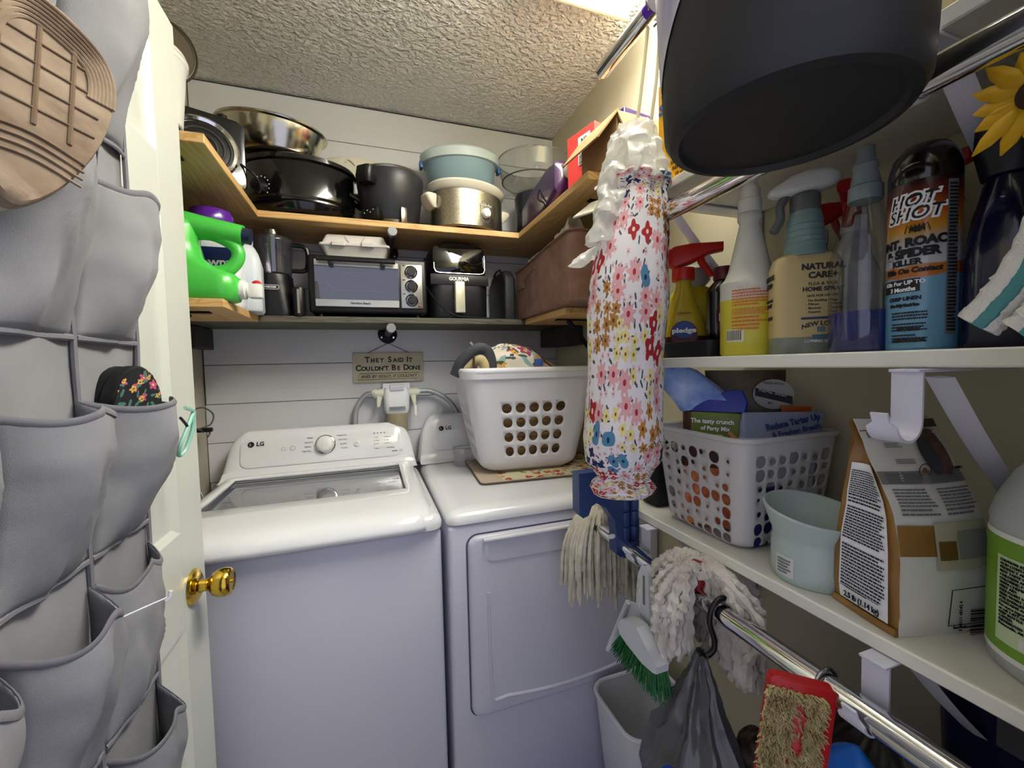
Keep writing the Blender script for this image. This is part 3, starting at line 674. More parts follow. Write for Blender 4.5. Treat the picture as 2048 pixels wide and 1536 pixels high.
for a in (35, 145, 215, 325): MB().lathe([(0, 0), (.012, 0), (.014, .016), (0, .016)], 12, c=(.13 * cos(radians(a)), .09 * sin(radians(a)), 0)).make('foot', BLACK, rs)
ka = radians(236); kc = Vector((.186 * cos(ka), .186 * .74 * sin(ka), .088)); kn_ = Vector((cos(ka) * .74, sin(ka), 0)).normalized(); kr = Vector((-kn_.y, kn_.x, 0))
T = Matrix(((kr.x, 0, kn_.x, kc.x), (kr.y, 0, kn_.y, kc.y), (0, 1, 0, kc.z), (0, 0, 0, 1)))
MB(T).lathe([(0, 0), (.026, .0), (.024, .012), (.019, .016), (.019, .026), (0, .027)], 20).make('dial', BLACK, rs)
for k in range(9):
    a = radians(-40 + k * 24); MB(T @ Matrix.Translation((.034 * cos(a), .034 * sin(a), .003))).lathe([(0, 0), (.0022, 0), (.0022, .0008), (0, .0008)], 8).make('dial_mark', WHITEINK, rs)
# stainless pan upturned on the roaster
sp = thing('steel_pan', 'oval stainless steel pan sitting on top of the black roaster', 'pan', (-.300, 1.72, UZ + .2205), -2, 0, 4)
oval(sp, 'pan', [(0, 0), (.10, 0), (.125, .006), (.140, .02), (.168, .100), (.180, .104), (.181, .107), (.172, .108), (.163, .102), (.136, .024), (.12, .010), (0, .006)], PANS, sy=.72)
MB().tube([(.176 * cos(2 * pi * k / 48), .176 * .72 * sin(2 * pi * k / 48), .106) for k in range(48)], .0042, 8, True).make('rolled_rim', PANS, sp)
# electric coil burner stood on its side
hp = thing('coil_burner', 'black electric coil hot plate stood on edge at the shelf end', 'hot plate', (-.432, 1.45, UZ + .001)); hp.rotation_euler = (0, 0, radians(22)); hp.scale = (.9, .9, .86)
MB().loops([[(x, y, z + .125) for x, z in rrect(.235 - 2 * e, .245 - 2 * e, .028, 6)] for y, e in ((.035, .004), (.03, 0), (-.02, 0), (-.028, .004), (-.03, .012))]).make('housing', GLOSSB, hp)
MB().lathe([(.092, -.030), (.098, -.034), (.092, -.038), (.083, -.034), (.078, -.018), (.0, -.012)], 40, c=(0, 0, .125), axis='y', cap0=False).make('drip_pan', CHROME, hp)
P = [Vector(((.018 + .013 * a / (2 * pi) * 1.5) * cos(a), -.030, .125 + (.018 + .013 * a / (2 * pi) * 1.5) * sin(a))) for a in [k * .22 for k in range(90)]]
MB().tube(P, .0042, 8).make('coil', mat('coil_grey', '#3a3836', .5, .3), hp)
MB().tube([(-.02, -.026, .09), (.02, -.026, .16)], .004, 6).make('coil_support', CHROME, hp)
MB().box(.03, .05, -.037, -.03, .03, .075, .002).make('spring_clip', CHROME, hp)
for s_ in (-.06, .06): MB().lathe([(0, 0), (.016, 0), (.015, .014), (0, .015)], 14, c=(s_, -.0, .2475)).make('control_dial', BLACK, hp)
MB().tube(smooth_path([(.10, -.03, .10), (.13, -.05, .07), (.15, -.06, .03), (.145, -.05, .006)], 6), .0035, 8).make('power_cord', BLACK, hp)
# stacked pale containers on the left shelf
cs = thing('lampshade', 'taupe lined round shade tilted on the white tubs near the ceiling', 'shade', (-.468, 1.345, 2.185)); cs.scale = (.74, .74, .74); cs.rotation_euler = Vector((-.55, .65, .52)).to_track_quat('Z', 'Y').to_euler()
MB().lathe([(.050, .07), (.092, 0), (.096, .0), (.053, .072)], 40, cap0=False, cap1=False).make('shade', mat('shade_cream', '#ded9c6', .8), cs)
MB().lathe([(.0, .010), (.086, .004), (.090, .008), (0, .016)], 40).make('lining', mat('shade_taupe', '#5a5143', .8), cs)
MB().tube([(.093 * cos(2 * pi * k / 40), .093 * sin(2 * pi * k / 40), .0) for k in range(40)], .004, 8, True).make('rim', mat('shade_trim', '#3a3329', .7), cs)
tb = thing('storage_tub', 'white round tub beneath the tilted shade at the door edge', 'tub', (-.497, 1.27, UZ + .075)); tb.scale = (.78, .78, .95)
MB().lathe([(0, 0), (.088, 0), (.10, .01), (.116, .16), (.122, .166), (.122, .178), (.112, .178), (.096, .02), (0, .012)], 40).make('tub', WHITE, tb)
MB().lathe([(.120, .172), (.124, .178), (.118, .19), (0, .196)], 40).make('tub_lid', mat('tub_lid_cream', '#d8d6c8', .5), tb)
bs = thing('appliance_base', 'black appliance base under the white tub on the left shelf', 'appliance', (-.49, 1.265, UZ)); bs.scale = (.85, .85, 1)
MB().loft([(0, .21, .20, .03), (.055, .20, .19, .03), (.07, .17, .16, .03), (.0745, .15, .14, .03)]).make('body', GLOSSB, bs)
MB().tube(smooth_path([(.10, -.02, .03), (.125, -.03, .05), (.13, 0, .02), (.12, .05, .006)], 5), .004, 8).make('cord', BLACK, bs)
# ornate plate leaning on the wall
PORC = mat('porcelain', '#dcd8c6', .3)
pl = thing('ornate_plate', 'large cream embossed plate leaning behind the dark fryer', 'plate', (-.02, 1.846, UZ)); pl.rotation_euler = (radians(-5), 0, 0)
def rimz(a): return 1 + .03 * abs(sin(6 * a))
b = MB(); b.grid(72, 9, lambda u, v: ((.178 * v * rimz(2 * pi * u) if v > .8 else .178 * v) * cos(2 * pi * u), [.012, .012, .011, .010, .004, .0, -.004, -.002, .0][round(v * 8)] , .185 + (.178 * v * rimz(2 * pi * u) if v > .8 else .178 * v) * sin(2 * pi * u)), closeu=True)
b.make('plate', PORC, pl, solid=.004)
for k in range(12):
    a = 2 * pi * k / 12
    MB().tube(smooth_path([(.125 * cos(a) , -.006, .185 + .125 * sin(a)), (.14 * cos(a + .1), -.0075, .185 + .14 * sin(a + .1)), (.15 * cos(a + .2), -.006, .185 + .15 * sin(a + .2)), (.138 * cos(a + .27), -.006, .185 + .138 * sin(a + .27))], 4), .003, 6).make('scroll', PORC, pl)
zb = thing('zebra_garland', 'black and white striped feathery garland behind the roaster handle', 'garland', (-.005, 1.775, UZ))
wv, bv = MB(), MB(); rnd = random.Random(8)
for k in range(230):
    tt = rnd.random(); c0 = Vector((.0 + .03 * tt, 0, .14 * (1 - tt) + .018)); d = Vector((rnd.gauss(0, 1), rnd.gauss(0, .6), rnd.gauss(0, .7))).normalized()
    e = c0 + d * rnd.uniform(.02, .034); e.z = max(e.z, .003); (wv if (k // 3) % 2 else bv).tube([c0, e], [.0026, .0006], 4)
wv.make('white_fringe', mat('fringe_white', '#dedcd0', .8), zb, kind='stuff'); bv.make('black_fringe', BLACKM, zb, kind='stuff')
# dark deep fryer
df = thing('deep_fryer', 'charcoal grey deep fryer pot with a steel rim on the pine shelf', 'fryer', (.106, 1.70, UZ), -40)
CHAR = mat('charcoal_enamel', '#2a2b30', .38)
MB().lathe([(0, .012), (.095, .012), (.104, .022), (.122, .150), (.126, .185), (.122, .196), (.115, .196), (.10, .03), (0, .03)], 44).make('pot', CHAR, df)
MB().lathe([(.123, .192), (.126, .197), (.123, .202), (.114, .200), (.113, .194)], 44).make('steel_rim', STEEL, df)
MB().lathe([(.090, .0), (.098, .0), (.098, .02), (.09, .02)], 36).make('base', mat('amber_base', '#4a3a22', .4), df)
b = MB().loft([(.13, .05, .06, .012, 0, -.125), (.16, .066, .075, .02, 0, -.128), (.186, .066, .07, .02, 0, -.125), (.194, .05, .05, .02, 0, -.12)]); b.make('front_handle', BLACK, df)
MB().box(-.035, .035, -.128, -.088, .008, .05, .006).make('control_box', BLACK, df)
for k in range(4): MB().lathe([(0, 0), (.002, 0), (.002, .001), (0, .001)], 8, c=(-.02 + k * .013, .029 - .16, .03 + .008 * (k % 2)), axis='y').make('control_mark', WHITEINK, df)
for a in (-30, 200, 330): MB().box(-.012, .012, -.116, -.1, 0, .058, .003).warp(lambda c, a=a: (c.x * cos(radians(a + 90)) - c.y * sin(radians(a + 90)), c.x * sin(radians(a + 90)) + c.y * cos(radians(a + 90)), c.z)).make('leg', STEEL, df)
# slow cooker
sc_ = thing('slow_cooker', 'stainless steel oval slow cooker with a white crock rim', 'cooker', (.410, 1.712, UZ), 20)
BST = mat('cooker_steel', '#a8a294', .26, 1, var=(160, '#8d8779'), aniso=.6)
oval(sc_, 'shell', [(0, .008), (.150, .008), (.158, .014), (.158, .150), (.152, .154), (.14, .154), (0, .150)], BST, sy=.78)
oval(sc_, 'crock', [(.14, .150), (.150, .156), (.166, .170), (.170, .178), (.166, .186), (.150, .188), (.142, .180), (.135, .06), (0, .05)], mat('crock_cream', '#d9d4c2', .25), sy=.78, cap0=False)
for s_ in (-1, 1):
    MB().loft([(.085, .02, .05, .008, s_ * .160, 0), (.10, .034, .066, .012, s_ * .172, 0), (.122, .05, .078, .014, s_ * .180, 0), (.132, .046, .075, .014, s_ * .178, 0)]).make('handle', mat('handle_cream', '#ddd6c4', .4), sc_)
ka = radians(272); kc = Vector((.158 * cos(ka), .158 * .78 * sin(ka), .066)); kn_ = Vector((cos(ka) * .78, sin(ka), 0)).normalized(); kr = Vector((-kn_.y, kn_.x, 0))
T = Matrix(((kr.x, 0, kn_.x, kc.x), (kr.y, 0, kn_.y, kc.y), (0, 1, 0, kc.z), (0, 0, 0, 1)))
MB(T).lathe([(0, 0), (.019, 0), (.0185, .012), (.016, .016), (0, .017)], 24).make('dial', WHITE, sc_)
MB(T).box(-.003, .003, -.016, .016, .016, .022, .001).make('dial_grip', WHITE, sc_)
txt('Crock·Pot', sc_, WHITEINK, kc + Vector((0, 0, .032)) + kn_ * .0015, kr, (0, 0, 1), .014, shear=.3)
oo = [(x, y) for x, y in rrect(.046, .085, .023, 8, 0, .006)]
MB(T).loops([[(x, y, .0012) for x, y in oo], [(x * .93, .006 + (y - .006) * .96, .0014) for x, y in oo]], cap0=False, cap1=False).make('badge_outline', GREYINK, sc_)
for a in (30, 150, 210, 330): MB().lathe([(0, 0), (.009, 0), (.009, .009), (0, .009)], 10, c=(.12 * cos(radians(a)), .09 * sin(radians(a)), 0)).make('foot', BLACK, sc_)
# blue translucent basin behind the cooker, resting on its edge
BLUEP = thin_glass('blue_tub_plastic', (.62, .80, .86), .03, .3, .72, (.50, .68, .74))
bb = thing('blue_tub', 'pale blue translucent plastic tub behind the slow cooker', 'tub', (.405, 1.755, UZ + .1895)); bb.rotation_euler = (0, radians(-3), 0)
MB().lathe([(0, .0), (.118, .0), (.128, .008), (.150, .115), (.153, .12)], 40, sy=.72, cap1=False).make('tub', BLUEP, bb, solid=.0025)
MB().lathe([(.150, .112), (.164, .116), (.168, .148), (.156, .158), (.150, .158), (.150, .116)], 40, sy=.70).make('lid_rim', mat('pale_aqua_lid', '#b4c2c2', .4, alpha=1), bb)
for s_ in (-1, 1): MB().box(s_ * .166 - .006, s_ * .166 + .006, -.016, .016, .098, .125, .002).make('latch', mat('latch_blue', '#2c63a8', .4), bb)
# clear glass bowl on a black pot
bp = thing('black_canister', 'black canister cooker under the clear bowl in the corner', 'cooker', (.735, 1.735, UZ))
MB().lathe([(0, 0), (.085, 0), (.092, .01), (.098, .20), (.094, .21), (0, .212)], 40).make('body', mat('speckled_black', '#1b1c20', .3, var=(220, '#2e2f35')), bp)
MB().loft([(.14, .055, .03, .012, -.02, -.105), (.165, .066, .036, .014, -.02, -.108), (.18, .05, .028, .012, -.02, -.103)]).make('handle', BLACK, bp)
MB().box(.03, .055, -.108, -.09, .02, .20, .003).make('label_strip', mat('grey_strip', '#8a8c92', .4), bp)
gb = thing('clear_bowl', 'wide clear plastic bowl resting on the black canister', 'bowl', (.722, 1.728, UZ + .2135)); gb.scale = (1.0, .98, 1)
MB().lathe([(0, 0), (.075, 0), (.09, .006), (.135, .045), (.152, .085), (.158, .14), (.160, .144)], 48, sy=.95, cap1=False).make('bowl', thin_glass('bowl_clear', (.90, .91, .90), .05, .05, .10, (.6, .6, .6)), gb, solid=.003)
MB().tube([(.159 * cos(2 * pi * k / 48), .151 * sin(2 * pi * k / 48), .143) for k in range(48)], .003, 8, True).make('rim', thin_glass('bowl_rim', (.82, .83, .82), .12, .05, .25, (.7, .7, .7)), gb)
MB().tube([(.141 * cos(2 * pi * k / 48), .134 * sin(2 * pi * k / 48), .055) for k in range(48)], .003, 8, True).make('base_ring', mat('ring_dark', '#4b4740', .4), gb)
# purple plastic appliance leaning along the right shelf
PURP = mat('purple_plastic', '#3d1846', .3, coat=.3)
pa = thing('purple_case', 'dark purple plastic case with a white cap on the right shelf', 'case', (.662, 1.435, UZ + .001)); pa.rotation_euler = (radians(0), 0, radians(0))
MB().loops([[(x, y, z) for x, z in rrect(w_, h_, .025, 6, 0, h_ / 2 + dz)] for y, w_, h_, dz in ((-.155, .05, .06, .075), (-.14, .092, .11, .045), (-.08, .102, .15, .010), (.06, .10, .14, 0), (.16, .10, .11, 0), (.18, .085, .08, .01))]).make('body', PURP, pa)
MB().lathe([(0, -.178), (.019, -.178), (.021, -.170), (.021, -.152), (0, -.15)], 24, c=(.0, 0, .112), axis='y').make('cap', mat('cap_cream', '#cdc4b4', .4), pa)
MB().tube(smooth_path([(-.052, -.02, .10), (-.066, -.04, .06), (-.058, -.08, .03), (-.052, -.06, .02)], 6), .0035, 8).make('cord', BLACK, pa)
# ------------------------------------------------------------------ things on the grey shelf and the small side shelves (top at GZ)
# toaster oven
to = thing('toaster_oven', 'black toaster oven with a steel front and three knobs', 'oven', (.017, 1.606, GZ)); hw_ = .205
MB().box(-hw_, hw_, 0, .235, .016, .219, .010, 3).make('body', mat('oven_black', '#141416', .4), to)
SILV = mat('oven_silver', '#b7b7b2', .3, .85)
MB().box(.108, hw_ - .018, -.006, .01, .036, .198, .002).make('control_panel', SILV, to)
od = MB(); gx0_, gx1_ = -hw_ + .022, .100
od.box(gx0_, gx1_, -.012, -.001, .036, .062, .001, 1); od.make('door_lower_rail', SILV, to)
MB().box(gx0_, gx1_, -.012, -.001, .178, .199, .001, 1).make('door_upper_rail', SILV, to)
MB().box(gx0_, gx1_, -.009, -.004, .062, .178).make('door_glass', thin_glass('oven_glass', (.55, .57, .62), .16, .03), to, smooth=0)
MB().box(gx0_ + .004, gx1_ - .004, -.0005, .002, .05, .19).make('cavity_front', mat('cavity_grey', '#4a4c52', .4, .4), to, smooth=0)
MB().tube([(gx0_ + .01, -.034, .196), (gx1_ - .012, -.034, .196)], .0075, 12).make('door_handle', BLACK, to)
for sx in (gx0_ + .055, gx1_ - .055): MB().box(sx - .008, sx + .008, -.036, -.01, .178, .196, .002).make('handle_post', BLACK, to)
MB().tube(smooth_path([(gx0_ + .03, -.0025, .118), (gx0_ + .045, -.0025, .115), (gx0_ + .065, -.0025, .098), (gx0_ + .09, -.0025, .096), (gx1_ - .06, -.0025, .096), (gx1_ - .045, -.0025, .099), (gx1_ - .03, -.0025, .112), (gx1_ - .016, -.0025, .113)], 4), .0016, 6).make('rack_wire', CHROME, to)
MB().tube([(x, -.001, z) for x, z in rrect(.2, .055, .01, 4, -.04, .133)], .0012, 6, True).make('pan_outline', STEEL, to)
for z_ in (.170, .117, .065):
    MB().lathe([(0, -.006), (.0235, -.006), (.0235, -.009), (0, -.009)][::-1], 28, c=(.146, 0, z_), axis='y').make('knob_dial', BLACK, to)
    MB().lathe([(.021, -.009), (.0235, -.012), (.021, -.015), (.018, -.012)], 28, c=(.146, 0, z_), axis='y').make('knob_ring', CHROME, to)
    MB().lathe([(0, -.026), (.015, -.026), (.0165, -.022), (.0165, -.009), (0, -.009)], 24, c=(.146, 0, z_), axis='y').make('knob', BLACK, to)
    MB().box(.1145, .124, -.0075, -.006, z_ + .022, z_ + .025).make('knob_mark', INK, to, smooth=0)
MB().box(.168, .180, -.008, -.006, .041, .047, .001).make('power_light', mat('red_lamp', '#7c1410', .3), to)
txt('Hamilton Beach', to, INK, (-.035, -.0127, .049), (1, 0, 0), (0, 0, 1), .0105, bold=.0003)
for sx in (-.17, .17):
    for sy in (.03, .2): MB().lathe([(0, 0), (.013, 0), (.011, .018), (0, .018)], 12, c=(sx, sy, 0)).make('foot', BLACK, to)
# foam takeout box
FOAM = mat('foam_white', '#cfcac6', .8, bump=(200, .2, .0006))
fb = thing('foam_box', 'white foam takeout box on top of the toaster oven', 'box', (-.025, 1.715, GZ + .2195), -3)
MB().loft([(0, .20, .17, .012), (.034, .228, .195, .014), (.038, .242, .208, .014), (.041, .242, .208, .014)]).make('base', FOAM, fb)
MB().loft([(.0415, .242, .208, .014), (.046, .240, .206, .014), (.048, .226, .194, .014), (.078, .200, .168, .012), (.080, .196, .164, .012)]).make('lid', FOAM, fb)
for sx in (-.055, .045): MB().loft([(.035, .046, .012, .005, sx, -.106), (.047, .046, .014, .006, sx, -.106)]).make('latch_tab', FOAM, fb)
for s1, s2 in ((-.02, -.035), (.02, .035)): MB().tube([(s1, -.1, .05), (s2, -.088, .075)], .0008, 4).make('crease', mat('crease_grey', '#8e8a86', .8), fb)
# air fryer
af = thing('air_fryer', 'black air fryer with a pale vertical handle beside the oven', 'air fryer', (.352, 1.735, GZ))
MB().loft([(0, .225, .23, .045), (.01, .236, .24, .05), (.16, .238, .245, .05), (.175, .234, .24, .05), (.25, .224, .23, .055), (.285, .205, .21, .06), (.305, .16, .17, .06), (.31, .10, .11, .05)], 8).make('body', mat('fryer_satin_black', '#161618', .42, bump=(300, .15, .0006, (1, 1, 18))), af)
P = [(x, -.122 + .012 * (z - .175) / .1, z) for x, z in rrect(.205, .115, .028, 6, 0, .233)]
MB().loops([[(x, y - .0005, z) for x, y, z in P], [(x * .97, y - .0025, .233 + (z - .233) * .96) for x, y, z in P]], cap0=False).make('display', mat('display_gloss', '#060607', .06, coat=.5), af)
MB().tube([(-.1, -.1215, .215), (-.1005, -.1235, .195), (-.094, -.1255, .181), (-.08, -.126, .177), (.08, -.126, .177), (.094, -.1255, .181), (.1005, -.1235, .195), (.1, -.119, .25)], .0015, 6).make('display_trim', CHROME, af)
MB().box(-.115, .115, -.1245, -.121, .132, .172, .001).make('brow', mat('fryer_satin_black', ''), af)
txt('GOURMIA', af, WHITEINK, (-.005, -.1262, .155), (1, 0, 0), (0, 0, 1), .019, bold=.0006, squash=.9)
MB().box(-.026, .012, -.152, -.122, .022, .142, .003).make('handle', mat('handle_champagne', '#cdc9b2', .35, .3), af)
MB().tube(smooth_path([(-.11, .05, .27), (-.135, -.02, .22), (-.128, -.09, .13), (-.09, -.135, .06), (-.03, -.145, .012), (.06, -.14, .004), (.12, -.13, .004)], 7), .0032, 8).make('power_cord', BLACK, af)
# boxes behind / beside
bx_ = thing('black_case', 'flat black case standing between air fryer and fabric bin', 'case', (.565, 1.74, GZ))
MB().loft([(0, .05, .22, .012), (.17, .05, .22, .012), (.20, .045, .17, .012), (.21, .03, .15, .01)]).make('shell', BLACKM, bx_)
MB().tube(smooth_path([(-.02, -.05, .208), (-.018, -.03, .222), (-.018, .03, .222), (-.02, .05, .208)], 4), .004, 8).make('handle', BLACK, bx_)
# brown fabric bin with bags
BRN = mat('brown_felt', '#87685b', .95, bump=(400, .4, .0012), var=(14, '#735649'))
fbn = thing('fabric_bin', 'brown fabric storage bin with a leather handle full of bags', 'bin', (.728, 1.385, GZ + .0005), -1)
def binpt(s, v, W=.275, D=.52):
    L_ = rrect(W * (1.0 + .02 * v), D * (1.0 + .02 * v), .03, 5); i = s * len(L_); a = int(i) % len(L_); c = (a + 1) % len(L_); t_ = i - int(i)
    x = L_[a][0] * (1 - t_) + L_[c][0] * t_; y = L_[a][1] * (1 - t_) + L_[c][1] * t_
    q = .005 * noise.noise(Vector((x * 9, y * 9, v * 3)))
    return (x * (1 + q * 2), y * (1 + q), v * .205 - (.012 * sin(y * 7) if v > .9 else 0) * v)
MB().grid(72, 16, lambda u, v: binpt(u, v), closeu=True).make('body', BRN, fbn, solid=.004)
MB().box(-.133, .133, -.25, .25, .001, .006).make('bottom', BRN, fbn)
MB().tube([binpt(k / 72, 1.0) for k in range(72)], .0045, 6, True, flat=1.2).make('hem', mat('hem_brown', '#6d4c40', .95), fbn)
MB().box(-.146, -.138, .14, .225, .115, .14, .002).make('handle_strap', mat('strap_tan', '#6d5a44', .7), fbn)
MB().tube(smooth_path([(-.142, .03, .17), (-.146, .09, .155), (-.144, .14, .14)], 5), .003, 6).make('stitch_fold', BRN, fbn)
PBAG = thin_glass('cloudy_plastic', (.8, .8, .78), .05, .25, .72, (.72, .70, .64))
FILM2 = thin_glass('bin_bag_film', (.85, .85, .82), .06, .25, .85, (.80, .77, .70))
def film_roll(label, loc, pts, rr, seed):
    t_ = thing('plastic_bag', label, 'bag', loc); P = smooth_path([Vector(p) for p in pts], 8)
    MB().tube(P, [rr * (1 + .2 * noise.noise(Vector((i * .5, seed, 0)))) for i in range(len(P))], 20, cap=False).crumple(.010, 30, seed).crumple(.004, 70, seed).make('bag', FILM2, t_, smooth=25)
film_roll('rolled clear plastic bag sticking up from the fabric bin', (.655, 1.29, GZ + .185), [(-.01, .10, .0), (0, .05, .035), (.0, 0, .055), (.01, -.06, .085)], .030, 1)
film_roll('crumpled white plastic bag at the back of the fabric bin', (.66, 1.47, GZ + .175), [(-.03, .05, .02), (-.01, .02, .045), (.02, -.03, .04), (.05, -.06, .03)], .026, 4)
film_roll('crumpled cloudy plastic bag at the near end of the fabric bin', (.75, 1.28, GZ + .175), [(-.06, .0, .03), (-.02, -.02, .045), (.03, -.02, .045), (.07, .0, .03)], .026, 7)
# food processor with clear jar
fpz = thing('food_processor', 'black food processor with a clear jar behind the white jug', 'processor', (-.305, 1.675, GZ))
MB().loft([(0, .13, .15, .03), (.02, .135, .155, .035), (.10, .115, .135, .04), (.115, .12, .14, .05), (.145, .118, .138, .055), (.15, .10, .11, .05)], 6).make('base', mat('processor_black', '#141417', .35), fpz)
MB().lathe([(.05, .15), (.056, .155), (.062, .265), (.064, .27)], 32, cap0=True, cap1=False).make('jar', thin_glass('jar_clear', (.72, .72, .78), .12, .05, .12, (.4, .4, .45)), fpz, solid=.003)
MB().lathe([(.066, .268), (.068, .276), (.05, .284), (.03, .286), (.03, .305), (.024, .308), (.02, .286)], 32).make('jar_lid', thin_glass('jar_lid_clear', (.6, .6, .64), .2, .08, .2, (.3, .3, .33)), fpz)
MB().tube(smooth_path([(.06, -.0, .262), (.10, 0, .258), (.112, 0, .235), (.11, 0, .19), (.098, 0, .172), (.058, 0, .17)], 6), .008, 8).make('jar_handle', BLACK, fpz)
txt('BLACK+DECKER', fpz, WHITEINK, (-.012, -.0735, .098), (1, 0, 0), (0, .12, 1), .0085, bold=.0002)
MB().tube([(x, -.074 + (z - .098) * .12, z) for x, z in rrect(.078, .014, .005, 4, -.012, .098)], .0008, 4, True).make('logo_border', WHITEINK, fpz)
tb2 = thing('steel_jar', 'small dark jar with a steel band beside the food processor', 'jar', (-.217, 1.60, GZ)); tb2.scale = (.6, .6, .9)
MB().lathe([(0, 0), (.032, 0), (.034, .006), (.034, .10), (.03, .108), (0, .11)], 24).make('body', BLACK, tb2)
MB().box(-.006, .006, -.036, -.033, .01, .10).make('steel_band', STEEL, tb2)
# green detergent bottle lying on its side
GRN = mat('detergent_green', '#4cc24c', .3, coat=.2)
gt = thing('detergent_bottle', 'bright green detergent bottle with a push tap lying on its side', 'bottle', (-.455, 1.30, GZ + .0005))
def gsec(z, a0, a1, d): return [(x, y, z) for x, y in rrect(a1 - a0, d, min(.045, (a1 - a0) / 2.1, d / 2.1), 6, (a0 + a1) / 2, 0)]
b = MB(); b.loops([gsec(*q) for q in ((.0, -.10, .128, .085), (.004, -.10, .136, .10), (.03, -.10, .142, .108), (.060, -.10, .140, .108), (.072, -.10, .128, .104), (.085, -.10, .092, .098), (.11, -.10, .058, .096), (.15, -.10, .05, .096), (.185, -.10, .054, .094), (.20, -.10, .05, .09), (.216, -.10, .02, .078), (.228, -.10, -.04, .05))])
b.make('body', GRN, gt, smooth=60)
P = smooth_path([(.035, 0, .176), (.085, 0, .174), (.128, 0, .150), (.136, 0, .118), (.112, 0, .086), (.07, 0, .078), (.04, 0, .082)], 6)
MB().tube(P, .0165, 12, flat=.95).make('handle', GRN, gt)
MB().tube([(-.02, 0, .205), (.06, 0, .192), (.150, 0, .178)], [.034, .030, .0265], 20).make('spout', GRN, gt)
MB().tube([(.150, 0, .178), (.168, 0, .1755)], .021, 20).make('spout_cap', mat('cap_navy', '#1c2742', .3), gt)
MB().tube([(.134, 0, .034), (.150, 0, .034), (.151, 0, .034), (.158, 0, .034)], [.026, .026, .02, .02], 20).make('tap_collar', WHITE, gt)
MB().box(.157, .19, -.016, .016, .012, .050, .004).make('push_tap', WHITE, gt)
MB().lathe([(0, 0), (.011, 0), (.011, .006), (.006, .010), (0, .011)], 16, c=(.176, 0, .0495)).make('tap_button', mat('tap_red', '#c42420', .35), gt)
lines(gt, mat('green_print', '#16641c', .5), (-.068, -.0495, .155), (0.02, 0, 1), (-1, 0, 0.02), .085, .026, 5, 3, name='embossed_text')
MB().tube([(x, -.0492, z) for x, z in rrect(.042, .15, .004, 2, -.07, .13)], .0007, 4, True).make('print_frame', mat('green_print', ''), gt)
for k in range(2): MB().lathe([(.007, -.0492), (.0078, -.0498), (.007, -.0502)], 16, c=(-.078 + k * .016, 0, .085), axis='y').make('recycle_mark', mat('green_print', ''), gt)
# softener bottle with a purple cap and navy label
dn = thing('softener_bottle', 'fabric softener bottle with a purple cap and navy label behind the green bottle', 'bottle', (-.413, 1.43, GZ))
MB().loft([(0, .14, .09, .03), (.01, .15, .098, .035), (.17, .15, .098, .035), (.21, .125, .09, .04), (.228, .10, .08, .038)], 6).make('body', mat('softener_white', '#e6e8ee', .35), dn)
MB().lathe([(.052, .226), (.056, .232), (.056, .26), (.05, .276), (.046, .278), (0, .279)], 32).make('cap', mat('softener_purple', '#5a1f96', .2, coat=.4), dn)
MB().lathe([(.052, .218), (.054, .222), (.052, .228), (0, .228)], 32).make('collar', mat('softener_navy', '#1d1c4a', .3), dn)
MB().box(-.06, .064, -.0505, -.0492, .05, .165, .0005, 1).make('label', mat('softener_label', '#20285f', .4), dn)
txt('Downy', dn, WHITEINK, (.008, -.0512, .122), (1, 0, 0), (0, 0, 1), .036, bold=.0008)
txt('CALM', dn, WHITEINK, (.008, -.0512, .086), (1, 0, 0), (0, 0, 1), .02, bold=.0004)
txt('Lavender & Vanilla Bean', dn, WHITEINK, (.008, -.0512, .068), (1, 0, 0), (0, 0, 1), .007)
# white jug
wj = thing('white_jug', 'translucent white plastic jug beside the green bottle tap', 'jug', (-.352, 1.525, GZ + .0), 8)
MB().loft([(0, .075, .12, .02), (.008, .085, .13, .025), (.15, .085, .13, .025), (.18, .07, .12, .03), (.20, .05, .09, .03), (.212, .035, .04, .017)], 6).make('body', mat('jug_white', '#cfd6de', .4), wj)
MB().lathe([(.018, .210), (.020, .214), (.020, .232), (0, .234)], 20).make('cap', WHITE, wj)
# ------------------------------------------------------------------ wall sign, water filter, things on the dryer
sg = thing('wooden_sign', 'small cream wooden sign with black lettering hung on the shiplap', 'sign', (.084, YB - .0125, 1.287))
SX0, SX1, SH = -.146, .146, .126
MB().box(SX0, SX1, -.008, 0, 0, SH, .002).make('board', mat('sign_cream', '#cbc4ac', .7, var=(18, '#b8b098')), sg)
def smallcaps(t, s, z, width, big=.033, small=.0245):
    adv = [(big if c.isupper() else small) * {'I': .32, 'i': .32, "'": .25, ' ': .42, 't': .62}.get(c, .72) for c in s]; k = width / sum(adv); x = -width / 2
    for c, a in zip(s, adv):
        if c != ' ':
            sz = big if c.isupper() else small
            txt(c.upper(), t, INK, (x + a * k / 2, -.0085, z + (sz - small) * .32), size=sz, bold=.0009, ext=.0002)
            if c in 'ItTIhHdDnN': MB().box(x + a * k / 2 - sz * .2, x + a * k / 2 + sz * .2, -.0088, -.0083, z - small * .335, z - small * .30).make('serif', INK, t, smooth=0)
        x += a * k
smallcaps(sg, 'They Said It', .093, .20)
smallcaps(sg, "Couldn't Be Done", .058, .272)
txt('AND, BY GOLLY, IT COULDN\'T', sg, INK, (.0, -.0085, .0245), size=.017, width=.235, bold=.0003, shear=.25, ext=.0002)
fr = [(-.128, .012), (.118, .012), (.128, .038), (-.118, .038)]
MB().tube([(x, -.0083, z) for x, z in fr], .0009, 4, True).make('text_border', INK, sg)
MB().tube([(-.085, -.004, SH), (0, -.004, SH + .041), (.085, -.004, SH)], .0013, 6).make('hanging_wire', mat('sign_wire', '#3c3a36', .5, .4), sg)
